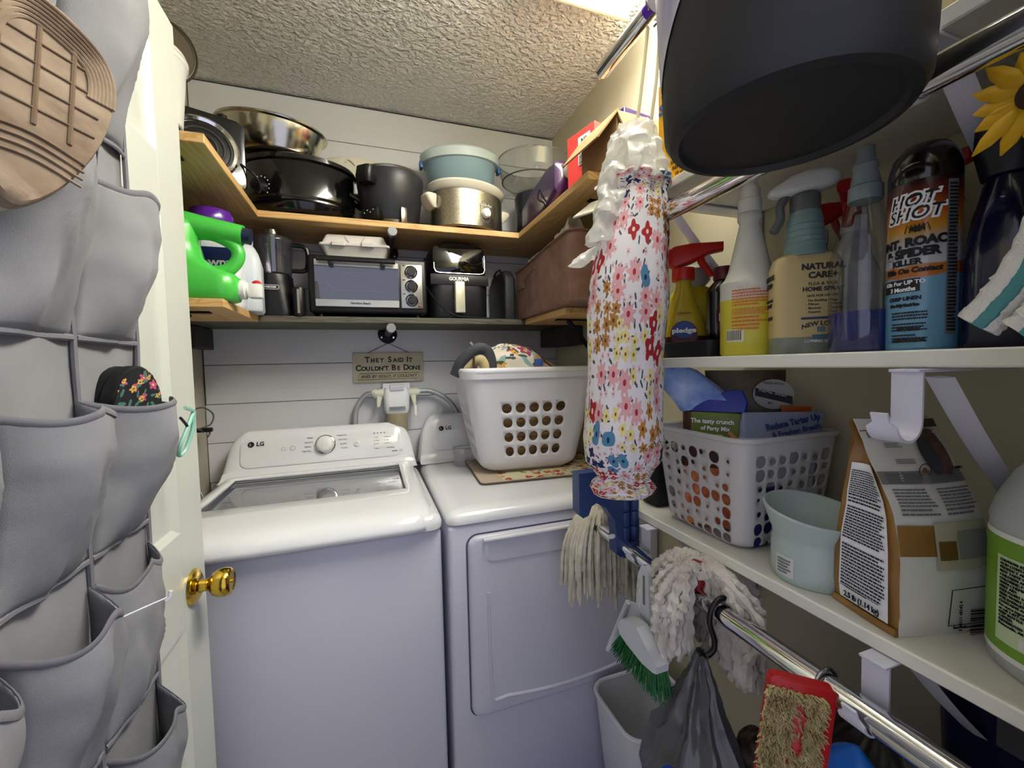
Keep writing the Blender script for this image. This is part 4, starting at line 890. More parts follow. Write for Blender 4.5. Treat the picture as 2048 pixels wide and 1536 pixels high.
MB().lathe([(0, -.006), (.003, -.006), (.003, 0), (0, 0)], 8, c=(0, 0, SH + .041), axis='y').make('nail', DARKSTEEL, sg)
# filter housing with braided hoses
wf = thing('water_filter', 'white water filter housing with braided steel hoses on the wall', 'filter', (.108, 1.825, 1.02))
FW = mat('filter_white', '#e4e6ea', .3)
MB().loft([(.135, .085, .062, .02), (.15, .100, .078, .022), (.21, .106, .08, .022), (.235, .10, .075, .02), (.245, .09, .07, .02)], 6).make('head', FW, wf)
MB().box(-.055, .058, .0, .046, .225, .262, .003).make('mount_plate', FW, wf)
MB().box(-.028, .03, -.045, -.02, .232, .256, .004).make('clip', mat('clip_grey', '#c3c6d2', .3), wf)
MB().lathe([(0, 0), (.038, 0), (.043, .008), (.046, .135), (.04, .137), (0, .137)], 32).make('cartridge', mat('cartridge_tan', '#8d8470', .4, var=(40, '#a2977c', 0, (8, 8, .4))), wf)
MB().box(-.034, .034, -.0402, -.0385, .148, .166, .0005, 1).make('label', mat('filter_label', '#9aa0ac', .5), wf)
lines(wf, GREYINK, (0, -.0405, .157), (1, 0, 0), (0, 0, 1), .06, .012, 3, 5)
WRAP = mat('thread_tape', '#dcdccb', .7)
for s_ in (-1, 1):
    MB().lathe([(.0, .05), (.018, .05), (.019, .062), (.016, .075), (.019, .085), (.014, .098), (0, .098)], 16, c=(0, 0, .222)).warp(lambda c, s_=s_: (s_ * (c.z - .222), c.y, .222 + c.x)).crumple(.003, 60, s_).make('fitting_wrap', WRAP, wf)
    MB().loft([(.165, .012, .01, .004, s_ * .075, -.01), (.225, .03, .026, .008, s_ * .066, 0)]).make('tape_tail', WRAP, wf)
BRAID = mat('braided_steel', '#b4b6ba', .4, .5, bump=(420, .6, .001))
MB().tube(smooth_path([(-.085, 0, .224), (-.125, .01, .215), (-.158, .015, .17), (-.168, .015, .11), (-.166, .015, -.02)], 7), .0105, 10).make('left_hose', BRAID, wf)
MB().tube(smooth_path([(.085, 0, .224), (.15, .01, .22), (.22, .012, .18), (.262, .012, .115), (.275, .012, .02), (.2, .012, -.04), (.10, .01, -.075), (.02, .01, -.10)], 7), .0105, 10).make('right_hose', BRAID, wf)
MB().box(.07, .082, -.03, -.018, .122, .165, .003).make('valve_lever', WHITE, wf)
# quilted mat on the dryer
mt = thing('quilted_mat', 'beige kitchen drying mat with a fruit border on the dryer', 'mat', (.60, 1.475, .9515), -4)
MB().loops([[(x, y, z) for x, y in rrect(.50 - 2 * e, .36 - 2 * e, .02, 5)] for z, e in ((0, .003), (.002, 0), (.005, 0), (.007, .004))]).make('mat', mat('mat_beige', '#b9a995', .9, bump=(120, .4, .001)), mt)
MB().tube([(x, y, .004) for x, y in rrect(.50, .36, .02, 6)], .0032, 6, True).make('piping', mat('mat_piping', '#5d5348', .9), mt)
FRT = floral('mat_fruit', '#cfc6a6', [(26, 3, .42, '#a52a22', '#d98b4a', .55, 1), (30, 1, .4, '#5f7a35', None, .4, 2), (34, 4, .3, '#c77a3a', None, .3, 4)])
b = MB(); b.grid(2, 2, lambda u, v: (-.17 + u * .41, -.172 + v * .335, .0078), uv=lambda u, v: (u * .41, v * .335)); b.make('printed_centre', FRT, mt)
# measuring cup
mc = thing('measuring_cup', 'small clear plastic measuring cup by the laundry basket', 'cup', (.345, 1.62, .9515))
MB().lathe([(0, 0), (.031, 0), (.033, .003), (.037, .070), (.039, .072)], 32, cap1=False).make('cup', thin_glass('cup_clear', (.97, .97, .98), .08, .05, .12, (.75, .75, .8)), mc, solid=.0015)
MB().tube([(.038 * cos(2 * pi * k / 32), .038 * sin(2 * pi * k / 32), .071) for k in range(32)], .0014, 6, True).make('lip', thin_glass('cup_lip', (.8, .8, .84), .2, .05, .4, (.85, .85, .9)), mc)
# laundry basket with holes
LB = mat('basket_white', '#d9d8de', .35)
lb = thing('laundry_basket', 'white plastic laundry basket with rows of oval holes on the dryer', 'basket', (.560, 1.515, .9585), -4)
def bask(u, v, z1=.365):
    s_ = u * 4; W0, D0, W1, D1 = .36, .255, .50, .37; q = 1 - (1 - min(1, v * 1.15)) ** 2 if v < .2 else v
    W_ = W0 + (W1 - W0) * v; D_ = D0 + (D1 - D0) * v
    if v < .1: W_ -= .05 * (1 - v / .1) ** 2; D_ -= .05 * (1 - v / .1) ** 2
    side = int(s_) % 4; t_ = s_ - int(s_)
    e = .12                                      # rounded corner share
    tt = (t_ - .5) * 2
    r_ = .055; hx, hy = W_ / 2, D_ / 2
    def P(side, tt):
        L_ = (hx if side % 2 == 0 else hy) ; H_ = (hy if side % 2 == 0 else hx)
        a = tt * L_; b_ = H_
        if abs(a) > L_ - r_:
            k = (abs(a) - (L_ - r_)) / r_ * pi / 4; a = (1 if a > 0 else -1) * (L_ - r_ + r_ * sin(k)); b_ = H_ - r_ + r_ * cos(k)
        return a, b_
    a, b_ = P(side, tt)
    x, y = ((a, -b_), (b_, a), (-a, b_), (-b_, -a))[side]
    return (x, y, .004 + z1 * v)
NC = 9
def lbh(i, j):
    c = i % NC
    if 1 <= j <= 4 and (2 <= c <= 6): return (0, 0, .36, .345)
    return None
MB().perf(NC * 4, 7, lambda u, v: bask(u, v), lbh).make('wall', LB, lb, solid=.0028)
MB().loops([[(x, y, .004) for x, y in rrect(.31, .205, .055, 8)], [(x, y, .0) for x, y in rrect(.30, .195, .05, 8)]]).make('bottom', LB, lb)
rp = [Vector(bask(k / 96, 1.0)) for k in range(96)]
MB().tube(rp, .012, 10, True, flat=.75).make('rim', LB, lb)
MB().loops([[Vector(bask(k / 96, .93)) * 1.0 + Vector((0, 0, 0)) for k in range(96)], [Vector((1.035 * bask(k / 96, .93)[0], 1.045 * bask(k / 96, .93)[1], bask(k / 96, .93)[2])) for k in range(96)], [Vector((1.03 * bask(k / 96, 1)[0], 1.04 * bask(k / 96, 1)[1], bask(k / 96, 1)[2])) for k in range(96)]], cap0=False, cap1=False).make('rim_skirt', LB, lb)
# bundle inside
ib = thing('brown_blanket', 'brown ribbed bundle seen through the laundry basket holes', 'blanket', (.560, 1.515, .968), -4)
BRB = mat('brown_ribbed', '#6b4c33', .7, var=(22, '#a98a55', 0, (1, 1, 6)), bump=(34, .8, .004, (1, 1, 5)))
MB().loft([(0, .25, .15, .05), (.02, .30, .2, .05), (.28, .42, .285, .06), (.33, .36, .24, .06), (.34, .2, .15, .05)], 6).make('bundle', BRB, ib)
# flowered pouch bag with sunglasses
FLB = floral('pouch_flowers', '#ded6c6', [(20, 1, .5, '#8fb0ac', None, .55, 5), (17, 6, .46, '#c08457', '#7b4a35', .45, 1), (19, 5, .42, '#9b4463', '#d9b36a', .4, 2), (24, 5, .38, '#d8a650', '#7a5a2a', .35, 3), (30, 1, .45, '#3f5a4a', None, .5, 6), (40, 4, .3, '#2b3a6b', None, .2, 7)])
pb = thing('flowered_pouch', 'cream flowered fabric pouch on top of the laundry basket', 'pouch', (.53, 1.47, 1.300), -4)
def pf(u, v):
    a = 2 * pi * u; prof = [(.175, .075, 0), (.170, .072, .02), (.150, .066, .05), (.115, .055, .085), (.075, .04, .112), (.03, .02, .122), (.002, .002, .124)]
    i = min(v * 6, 5.999); k = int(i); t_ = i - k; rx_, ry_, z_ = [prof[k][m] * (1 - t_) + prof[k + 1][m] * t_ for m in range(3)]
    cx = -.035 * (z_ / .12)
    return Vector((cx + rx_ * cos(a), ry_ * sin(a), z_)) + noise.noise_vector(Vector((cos(a) * 2, sin(a) * 2, v * 5))) * .012
MB().grid(40, 22, pf, uv=lambda u, v: (u * .55, v * .2), closeu=True).make('cloth', FLB, pb)
MB().tube(smooth_path([(.07, -.075, .06), (.10, -.085, .03), (.07, -.09, .008), (.04, -.085, .02)], 5), .0012, 5).make('drawstring', mat('string_pink', '#e2c7cf', .8), pb)
MB().loft([(0, .05, .012, .005, .075, -.075), (.03, .055, .014, .005, .07, -.072)]).warp(lambda c: (c.x, c.y - .008, c.z + .01)).make('pink_tag', mat('tag_pink', '#d43b8f', .5), pb)
MB().loft([(0, .03, .012, .005, .06, -.07), (.026, .035, .014, .005, .062, -.068)]).warp(lambda c: (c.x, c.y - .006, c.z + .042)).make('blue_tag', mat('tag_blue', '#3d5f9e', .5), pb)
sgz = thing('headband', 'dark grey headband with a cream lining beside the flowered pouch', 'headband', (.36, 1.425, 1.315), -8)
MB().tube(smooth_path([(-.075, 0, .0), (-.05, -.02, .05), (-.0, -.03, .09), (.035, -.025, .085), (.05, -.02, .05), (.052, -.02, 0)], 7), .009, 8, flat=2.2, ref=(0, 1, 0)).make('band', mat('band_grey', '#3f4146', .6), sgz)
MB().tube(smooth_path([(-.05, .0, .0), (-.035, -.012, .03), (-.0, -.02, .055), (.025, -.02, .045), (.035, -.018, 0)], 7), .009, 8, flat=2.2, ref=(0, 1, 0)).make('lining', mat('band_cream', '#c9b98a', .7), sgz)
MB().tube([(-.01, -.03, .082), (-.012, -.034, .0)], .004, 8).make('hinge_pin', mat('pin_bronze', '#5a4a38', .4, .6), sgz)
MB().tube([(-.02, -.02, .115), (.0, -.025, .085)], .0035, 6).make('tip', mat('tip_grey', '#8d8f94', .4), sgz)
# ------------------------------------------------------------------ hanging bag holder
SLV = floral('sleeve_flowers', '#e9e4e6', [
    (95, 1, .46, '#46565c', None, .42, 8), (80, 5, .34, '#e4c3c6', '#7a4a58', .5, 9), (60, 5, .48, '#e6d98f', '#8a5a2a', .85, 3, .0, .24), (52, 6, .50, '#b9823f', '#6b3f1c', .9, 4, .24, .42),
    (39, 8, .54, '#e0a9ac', '#b0303a', .92, 1, .42, .66), (50, 4, .52, '#1d2859', None, .9, 5, .66, .77), (41, 4, .54, '#ab242b', '#f2d9d0', .88, 6, .77, .89), (38, 2, .48, '#5487a8', '#22355a', .88, 7, .89, 1.01)])
SY = .705
bh = thing('bag_holder', 'tall flowered fabric grocery bag holder hanging from the top rod', 'bag holder', (.549, .690, 2.02))
BO = Vector((.549, .690, 2.02))
prof = [(1.090, .474, .062), (1.099, .474, .066), (1.110, .474, .060), (1.119, .475, .050), (1.132, .475, .060), (1.155, .475, .076), (1.20, .474, .080), (1.28, .478, .076), (1.36, .482, .074), (1.44, .488, .080), (1.50, .493, .079), (1.58, .503, .070), (1.64, .510, .062), (1.675, .513, .055), (1.69, .514, .060), (1.705, .515, .066), (1.712, .515, .060), (1.706, .515, .045)]
def slv(u, v):
    i = min(v * (len(prof) - 1), len(prof) - 1.001); k = int(i); t_ = i - k; t2 = t_ * t_ * (3 - 2 * t_) if True else t_
    z_, cx, r_ = [prof[k][m] * (1 - t_) + prof[k + 1][m] * t_ for m in range(3)]
    a = 2 * pi * u; pinch = max(0, 1 - abs(z_ - 1.116) / .03) + max(0, 1 - abs(z_ - 1.68) / .05)
    r_ *= 1 + .07 * pinch * sin(13 * a) + .05 * noise.noise(Vector((cos(a) * 1.3, sin(a) * 1.3, z_ * 7))) + .04 * noise.noise(Vector((cos(a) * 3, sin(a) * 3, z_ * 16)))
    return Vector((cx + r_ * cos(a), SY + .9 * r_ * sin(a), z_ + .006 * sin(5 * a) * pinch)) - BO
MB().grid(96, 120, slv, uv=lambda u, v: (u * .48, v * .66), closeu=True).make('sleeve', SLV, bh, smooth=80)
STRP = mat('cream_ribbon', '#d9d0b4', .7)
for dx, dy in ((-.008, .02), (.008, -.004)):
    P = smooth_path([(dx * 1.2, dy * .5, -.018), (-.012 + dx, dy, -.14), (-.034 + dx, dy + .01, -.305)], 6)
    MB().tube(P, .0058, 6, flat=.2, ref=(1, .4, 0)).make('strap', STRP, bh)
MB().tube(smooth_path([(.0, .004, -.02), (.018, .002, .0), (.02, 0, .022), (.0, 0, .04), (-.02, 0, .022), (-.015, 0, .004)], 6), .0022, 8).make('hook', mat('hook_steel', '#8c8c90', .25, 1), bh)
# plastic bags poking from its top
WBAG = thin_glass('white_bag_film', (.85, .85, .83), .05, .3, .86, (.86, .86, .82))
def film_bag(label, loc, secs, seed, amp=.016):
    t = thing('grocery_bag', label, 'bag', loc)
    b = MB(); b.grid(48, 36, lambda u, v: secs(u, v)); b.crumple(amp, 20, seed); b.crumple(amp * .45, 48, seed + 3)
    b.make('bag', WBAG, t, smooth=25); return t
film_bag('crumpled white grocery bag bulging from the flowered holder top', (.515, SY, 1.70), lambda u, v: ((.066 + .016 * sin(6 * u)) * cos(2 * pi * u) * (1.05 - .5 * v), .05 * sin(2 * pi * u) * (1.05 - .4 * v), .0 + .105 * v), 1)
film_bag('white grocery bag draped down the left of the flowered holder', (.432, SY + .0, 1.60), lambda u, v: ((.024 + .016 * v) * cos(2 * pi * u) + .055 * v, .022 * sin(2 * pi * u), -.02 + .15 * v), 5, .012)
film_bag('small crumpled grocery bag tail left of the holder middle', (.415, SY + .05, 1.548), lambda u, v: (.012 * cos(2 * pi * u) - .015 + .05 * v, .014 * sin(2 * pi * u), .03 * v), 8, .008)
# ------------------------------------------------------------------ things on the pine shelf / white shelf at the right
RED = mat('box_red', '#d9453f', .5)
rb = thing('red_box', 'red cardboard box with a barcode label on the right shelf', 'box', (.708, 1.185, UZ + .0005), 14); 
MB().box(-.055, .055, -.055, .07, 0, .195, .001, 1).make('carton', RED, rb)
MB().box(-.0562, -.0552, -.035, .018, .09, .175).make('label', mat('label_white', '#e9e6e0', .6), rb, smooth=0)
BC = mat('barcode_black', '#17171a', .6)
def barcode(t, o, right, up, w_, h_, n=22, seed=2, name='barcode'):
    R = Vector(right).normalized(); U = Vector(up).normalized(); N_ = R.cross(U); o = Vector(o); rn = random.Random(seed); b = MB(); x = -w_ / 2
    while x < w_ / 2:
        q = rn.choice((1, 1, 2, 3)) * w_ / n / 2; b.face([o + R * x + N_ * .0004, o + R * (x + q) + N_ * .0004, o + R * (x + q) + U * h_ + N_ * .0004, o + R * x + U * h_ + N_ * .0004]); x += q + rn.choice((1, 2)) * w_ / n / 2
    b.make(name, BC, t, smooth=0, norm=False)
barcode(rb, (-.0563, -.008, .105), (0, 0, 1), (0, 1, 0), .04, .022); txt('B-57', rb, BC, (-.0563, -.008, .162), (0, -1, 0), (0, 0, 1), .013, bold=.0004)
lines(rb, mat('box_red_light', '#f0a59c', .5), (-.01, -.0553, .15), (1, 0, 0), (0, 0, 1), .06, .03, 2, 9)
CARD = mat('cardboard', '#a07a4e', .85, bump=(60, .15, .001, (1, 1, 12)))
cb = thing('cardboard_box', 'open brown cardboard box with a bent flap behind the bag holder', 'box', (.72, 1.03, UZ + .0005), 4)
b = MB(); hx_, hy_, hz_ = .10, .082, .115
b.box(-hx_, hx_, -hy_, -hy_ + .004, 0, hz_); b.box(-hx_, hx_, hy_ - .004, hy_, 0, hz_); b.box(hx_ - .004, hx_, -hy_ + .004, hy_ - .004, 0, hz_); b.box(-hx_, -hx_ + .004, -hy_ + .004, hy_ - .004, 0, hz_); b.box(-hx_ + .004, hx_ - .004, -hy_ + .004, hy_ - .004, 0, .004)
b.make('carton', CARD, cb, smooth=0)
MB(Matrix.Translation((-hx_, 0, hz_)) @ Matrix.Rotation(radians(-52), 4, 'Y')).box(-.105, 0, -hy_ - .01, hy_, -.002, .002).make('flap', CARD, cb, smooth=0)
MB(Matrix.Translation((0, -hy_, hz_)) @ Matrix.Rotation(radians(62), 4, 'X')).box(-hx_, hx_, -.075, 0, -.002, .002).make('near_flap', CARD, cb, smooth=0)
pb_ = thing('purple_package', 'purple package standing inside the open cardboard box', 'package', (.705, 1.02, UZ + .006), 10)
MB().box(-.05, .06, -.05, .05, 0, .14, .002, 1).make('packet', mat('package_purple', '#3b1a66', .4), pb_)
MB().box(-.0508, -.05, -.03, .03, .07, .13).make('print', mat('package_magenta', '#8c2a5c', .4), pb_, smooth=0)
pf_ = thing('flat_pack', 'flat white and purple packet leaning off the right pine shelf', 'packet', (.60, 1.02, 1.775), 0); pf_.scale = (.6, .7, .8); pf_.rotation_euler = (radians(8), radians(-38), radians(8))
MB().box(-.07, .07, -.06, .06, 0, .006, .001, 1).make('sheet', mat('packet_white', '#d9d3c3', .6), pf_); MB().box(-.05, .072, -.055, .062, -.003, -.0005).make('backing', mat('package_purple', ''), pf_, smooth=0)
# yellow wipes box
YEL = mat('box_yellow', '#e0a40e', .45)
sw = thing('wipes_box', 'yellow cardboard dusters box on the white upper shelf', 'box', (.668, .728, 1.7145), 8)
MB().box(-.05, .09, -.042, .042, 0, .225, .001, 1).make('carton', YEL, sw)
MB().lathe([(0, 0), (.030, 0), (.030, .0008), (0, .0008)], 32, sy=1.25).warp(lambda c: (-.0504 - c.z, -.004 - c.x, .172 + c.y)).make('logo_patch', mat('logo_white', '#e6ead8', .5), sw)
txt('Swiffer', sw, mat('logo_blue', '#24508c', .5), (-.0516, -.002, .17), (0, -1, 0), (0, 0, 1), .03, bold=.0012, shear=.15)
MB().tube(smooth_path([(-.0515, .03, .195), (-.0515, .0, .215), (-.0515, -.03, .195)], 5), .0025, 6).make('logo_swoosh', mat('logo_blue', ''), sw)
for k, s_ in enumerate(('DUSTERS', 'REFILLS', '10 ct')): txt(s_, sw, INK, (-.0508, -.012, .05 - k * .013), (0, -1, 0), (0, 0, 1), .010)
# black tool set on the shelf top
bt = thing('black_grabber', 'bundle of black tubes and clamps leaning above the yellow box', 'tool', (.66, .70, 1.945), 0)
for k, (y0_, z0_, y1_, z1_) in enumerate(((.07, .0, -.22, .13), (.06, -.02, -.24, .09), (.03, -.02, -.22, .05))):
    MB().tube([(-.02 + .02 * k, y0_, z0_), (-.01 + .02 * k, y1_, z1_)], .012, 10).make('tube', BLACK, bt)
MB().box(-.03, .03, .0, .05, -.005, .07, .006).make('clamp', BLACKM, bt); MB().box(-.028, .02, -.05, -.02, .0, .09, .006).make('clamp', BLACKM, bt)
# black bucket hung in front of the middle rod
BKT = mat('bucket_charcoal', '#1f2022', .55, bump=(260, .12, .0006))
bk_ = thing('black_bucket', 'large black plastic bucket hanging in front of the upper shelf', 'bucket', (.426, .334, 1.592), 0)
R0 = .1135
MB().lathe([(0, .006), (R0 - .016, .006), (R0 - .012, .0), (R0 - .003, .002), (R0 + .003, .012), (R0 + .005, .05), (R0 + .014, .27), (R0 + .022, .272), (R0 + .022, .282), (R0 + .010, .284), (R0 + .002, .05), (R0 - .006, .016), (0, .014)], 64).make('pail', BKT, bk_)
MB().tube(smooth_path([(.0, .147, .262), (.06, .13, .36), (.125, .03, .468), (.125, -.03, .468), (.06, -.13, .36), (0, -.147, .262)], 7), .004, 8).make('bail_handle', mat('bail_steel', '#77777b', .3, 1), bk_)
lbm = mat('bucket_label', '#e2e4e0', .35, var=(16, '#5a4aa8', 0, (1, 1, .35)))
b = MB(); b.grid(24, 14, lambda u, v: ((R0 + .0038 + .046 * ((.05 + .11 * u) + (.215 - .11 * u) * v)) * cos(radians(140 + 60 * u)), (R0 + .0038 + .046 * ((.05 + .11 * u) + (.215 - .11 * u) * v)) * sin(radians(140 + 60 * u)), (.05 + .11 * u) + (.215 - .11 * u) * v)); b.make('label', lbm, bk_)
# yellow fake sunflower hanging at the right edge
sf = thing('sunflower', 'yellow artificial sunflower hanging under the white upper shelf', 'flower', (.60, .212, 1.592), 0); sf.scale = (.8, .8, .8)
for k in range(16):
    a = 2 * pi * k / 16 + .1; r0, r1 = .018, .058 + .008 * (k % 3)
    c, s_ = cos(a), sin(a)
    MB().loops([[(-.002 + .006 * t_ - .004, (r0 + (r1 - r0) * t_) * c - w_ * s_, (r0 + (r1 - r0) * t_) * s_ + w_ * c) for w_ in (-q, q)] for t_, q in ((0, .004), (.35, .010), (.7, .008), (1, .0008))], cap0=False, cap1=False, closed=False).make('petal', mat('petal_yellow', '#d9a80f', .6), sf, solid=.0008)
MB().lathe([(0, -.01), (.018, -.008), (.021, .0), (.018, .006), (0, .008)], 20, axis='x').make('seed_head', mat('seed_brown', '#3a2414', .9, bump=(300, .8, .002)), sf)
MB().tube([(.0, 0, .0), (.01, .01, .097)], .0025, 6).make('stem', mat('stem_green', '#3c5a28', .7), sf)
# ------------------------------------------------------------------ spray bottles on the middle white shelf
MZ = 1.3562
def trigger(t, z, m, m2=None, s=1., face=-90, nm='trigger_head'):
    """spray trigger head on a neck at height z; nozzle towards 'face' degrees"""
    T = Matrix.Translation((0, 0, z)) @ Matrix.Rotation(radians(face), 4, 'Z') @ Matrix.Scale(s, 4)
    MB(T).lathe([(0, 0), (.0155, 0), (.016, .003), (.0155, .022), (0, .022)], 20).make('collar', m2 or m, t)
    b = MB(T); b.loops([[(x, y, z_) for y, z_ in rrect(w_, h_, .006, 4, 0, c_)] for x, w_, h_, c_ in ((-.034, .014, .014, .046), (-.028, .022, .022, .044), (-.012, .026, .04, .042), (.012, .024, .034, .048), (.034, .02, .02, .054), (.05, .018, .017, .055), (.052, .018, .017, .055))]); b.make(nm, m, t)
    MB(T).tube(smooth_path([(.022, 0, .042), (.026, 0, .028), (.034, 0, .012), (.037, 0, .004)], 4), .0055, 8, flat=1.3).make('trigger', m, t)
# pale squeeze bottle, yellow liquid
wb_ = thing('spray_bottle', 'translucent white bottle with yellow liquid and a nozzle top', 'bottle', (.645, .562, MZ), -46)
YLQ = mat('yellow_liquid', '#c9c03c', .35); MILK = mat('milky_plastic', '#c9c9bd', .4)
MB().lathe([(0, 0), (.044, 0), (.047, .004), (.047, .098), (0, .098)], 36, sy=.8).make('liquid', YLQ, wb_)
MB().lathe([(.047, .098), (.047, .118), (.0475, .128), (.040, .136), (.034, .15), (.016, .232), (.0195, .238), (.0195, .246), (.017, .25), (.0, .25)], 36, sy=.8, cap0=False).make('body', MILK, wb_)
MB().lathe([(.0185, .25), (.0185, .272), (.016, .274), (.016, .29), (.011, .298), (.009, .298), (.009, .316), (0, .317)], 24).make('nozzle', mat('nozzle_white', '#d6d8cf', .35), wb_)
ORG = mat('label_orange_ink', '#cf6a33', .6)
for k, (h_, y_) in enumerate(((.03, .088), (.012, .064), (.026, .044))): lines(wb_, ORG, (0, -.0382, y_ + .012), (1, 0, 0), (0, 0, 1), .062, h_, 6 - k, 20 + k, wrap=.05)
MB().grid(8, 2, lambda u, v: (.0476 * cos(radians(220 + 38 * u)), .8 * .0476 * sin(radians(220 + 38 * u)), .024 + .022 * v)).make('barcode_label', mat('barcode_white', '#cfcdb8', .6), wb_)
for k in range(9): MB().grid(2, 2, lambda u, v: (.0479 * cos(radians(222 + 3.6 * k + 1.6 * u)), .8 * .0479 * sin(radians(222 + 3.6 * k + 1.6 * u)), .027 + .017 * v)).make('barcode_bar', BC, wb_)
txt('CLOROX', wb_, mat('emboss_white', '#dcdccf', .4), (.0, -.0382, .117), (1, 0, 0), (0, 0, 1), .012, wrap=.05)
# natural flea spray
nc = thing('spray_bottle', 'tan labelled flea and tick home spray bottle with a grey trigger', 'bottle', (.660, .475, MZ), -37)
TANL = mat('tan_label', '#c6b483', .5, var=(6, '#baa673'))
MB().loft([(0, .088, .05, .015), (.004, .092, .054, .016), (.026, .092, .054, .016)]).make('base', mat('base_grey_liquid', '#7d8378', .3), nc)
MB().loft([(.026, .0925, .0545, .016), (.135, .0925, .0545, .016), (.150, .086, .050, .018), (.155, .07, .044, .018)]).make('labelled_body', TANL, nc)
MB().lathe([(.031, .152), (.031, .158), (.028, .162), (.027, .170), (.0285, .172), (.027, .174), (.0275, .18), (.026, .182), (.0265, .19), (.025, .192), (.0255, .2), (.024, .202), (.0245, .21), (.023, .214), (.021, .222), (0, .222)], 28).make('ribbed_neck', mat('neck_teal', '#6f8a88', .3), nc)
TRG = mat('trigger_grey', '#5c5f5f', .4); TRW = mat('trigger_white', '#c9cbc8', .35)
MB().lathe([(.0205, .220), (.0205, .246), (.018, .25), (0, .25)], 28).make('collar', TRG, nc)
b = MB(); b.loops([[(x, y, z_) for y, z_ in rrect(w_, h_, .01, 5, 0, c_)] for x, w_, h_, c_ in ((-.050, .016, .008, .257), (-.042, .026, .018, .258), (-.02, .034, .030, .264), (.0, .036, .034, .268), (.026, .034, .03, .270), (.04, .028, .022, .270), (.044, .02, .012, .270))]); b.make('trigger_head', TRW, nc)
MB().tube(smooth_path([(-.026, 0, .252), (-.034, 0, .235), (-.034, 0, .215), (-.044, 0, .196)], 5), .0065, 8, flat=1.2).make('trigger', TRG, nc)
DKG = mat('label_dark', '#2c2f2a', .6)
FY = -.0278
txt('NATURAL', nc, DKG, (.016, FY, .132), (1, 0, 0), (0, 0, 1), .0125, bold=.0006); txt('CARE+', nc, DKG, (.016, FY, .119), (1, 0, 0), (0, 0, 1), .0125, bold=.0006)
txt('FLEA & TICK', nc, DKG, (.016, FY, .106), (1, 0, 0), (0, 0, 1), .007); txt('HOME SPRAY', nc, DKG, (.016, FY, .098), (1, 0, 0), (0, 0, 1), .009, bold=.0003)
txt('SAFE FOR USE ON:', nc, DKG, (.016, FY, .088), (1, 0, 0), (0, 0, 1), .005)
for k, (a, c) in enumerate((('Pet Bedding', 'Rugs'), ('Pillows', 'Drapes'), ('Blankets', 'Carpets'), ('Carpets', 'Yard'))):
    txt('- ' + a, nc, DKG, (-.006, FY, .081 - k * .0058), (1, 0, 0), (0, 0, 1), .005, align='LEFT'); txt('- ' + c, nc, DKG, (.022, FY, .081 - k * .0058), (1, 0, 0), (0, 0, 1), .005, align='LEFT')
MB().box(-.012, .042, FY - .0004, FY + .0004, .0525, .056).make('blue_band', mat('band_blue', '#2f3f63', .5), nc, smooth=0)
txt('NEW LOOK', nc, DKG, (.014, FY, .046), (1, 0, 0), (0, 0, 1), .0095, bold=.0002, arc=9); txt('COMING SOON', nc, WHITEINK, (.014, FY, .019), (1, 0, 0), (0, 0, 1), .006)
MB().box(.009, .019, FY - .0004, FY + .0004, .033, .041).make('icon', mat('icon_grey', '#6d7a80', .5), nc, smooth=0); MB().box(.003, .024, FY - .0004, FY + .0004, .0225, .029).make('icon_bar', mat('icon_blue', '#4c6f83', .5), nc, smooth=0)
txt('NATURAL', nc, DKG, (-.0468, .004, .122), (0, -1, 0), (0, 0, 1), .0105, bold=.0004); txt('CARE+', nc, DKG, (-.0468, .004, .110), (0, -1, 0), (0, 0, 1), .0105, bold=.0004); txt('FLEA & TICK', nc, DKG, (-.0468, .004, .086), (0, -1, 0), (0, 0, 1), .0062); txt('SPRAY', nc, DKG, (-.0468, .004, .078), (0, -1, 0), (0, 0, 1), .009)
for k in range(3): MB().lathe([(.003, 0), (.0036, .0004), (.003, .0008)], 12).warp(lambda c, k=k: (-.0466 - c.z, -.008 + .008 * k + c.x, .058 + c.y)).make('seal', DKG, nc)
# clear bottle with blue liquid
cb2 = thing('spray_bottle', 'clear plastic bottle half full of deep blue liquid', 'bottle', (.662, .392, MZ), -50)
MB().lathe([(0, .001), (.036, .001), (.0385, .005), (.0385, .056), (0, .0565)], 32).make('liquid', mat('blue_liquid', '#101a66', .12, coat=.4), cb2)
MB().lathe([(.0, 0), (.037, 0), (.040, .005), (.040, .110), (.038, .135), (.030, .17), (.022, .195), (.019, .205), (.019, .215)], 32, cap1=False).make('bottle', thin_glass('spray_clear', (.9, .92, .94), .06, .05, .02, (.5, .5, .55)), cb2)
MB().lathe([(.0, .209), (.0195, .209), (.0198, .212), (.0195, .228), (.0165, .231), (.0165, .236), (.0135, .250), (.0150, .257), (.0105, .265), (.0098, .282), (.008, .284), (0, .285)], 24).make('nozzle', mat('nozzle_frost', '#7f8a8e', .35), cb2)
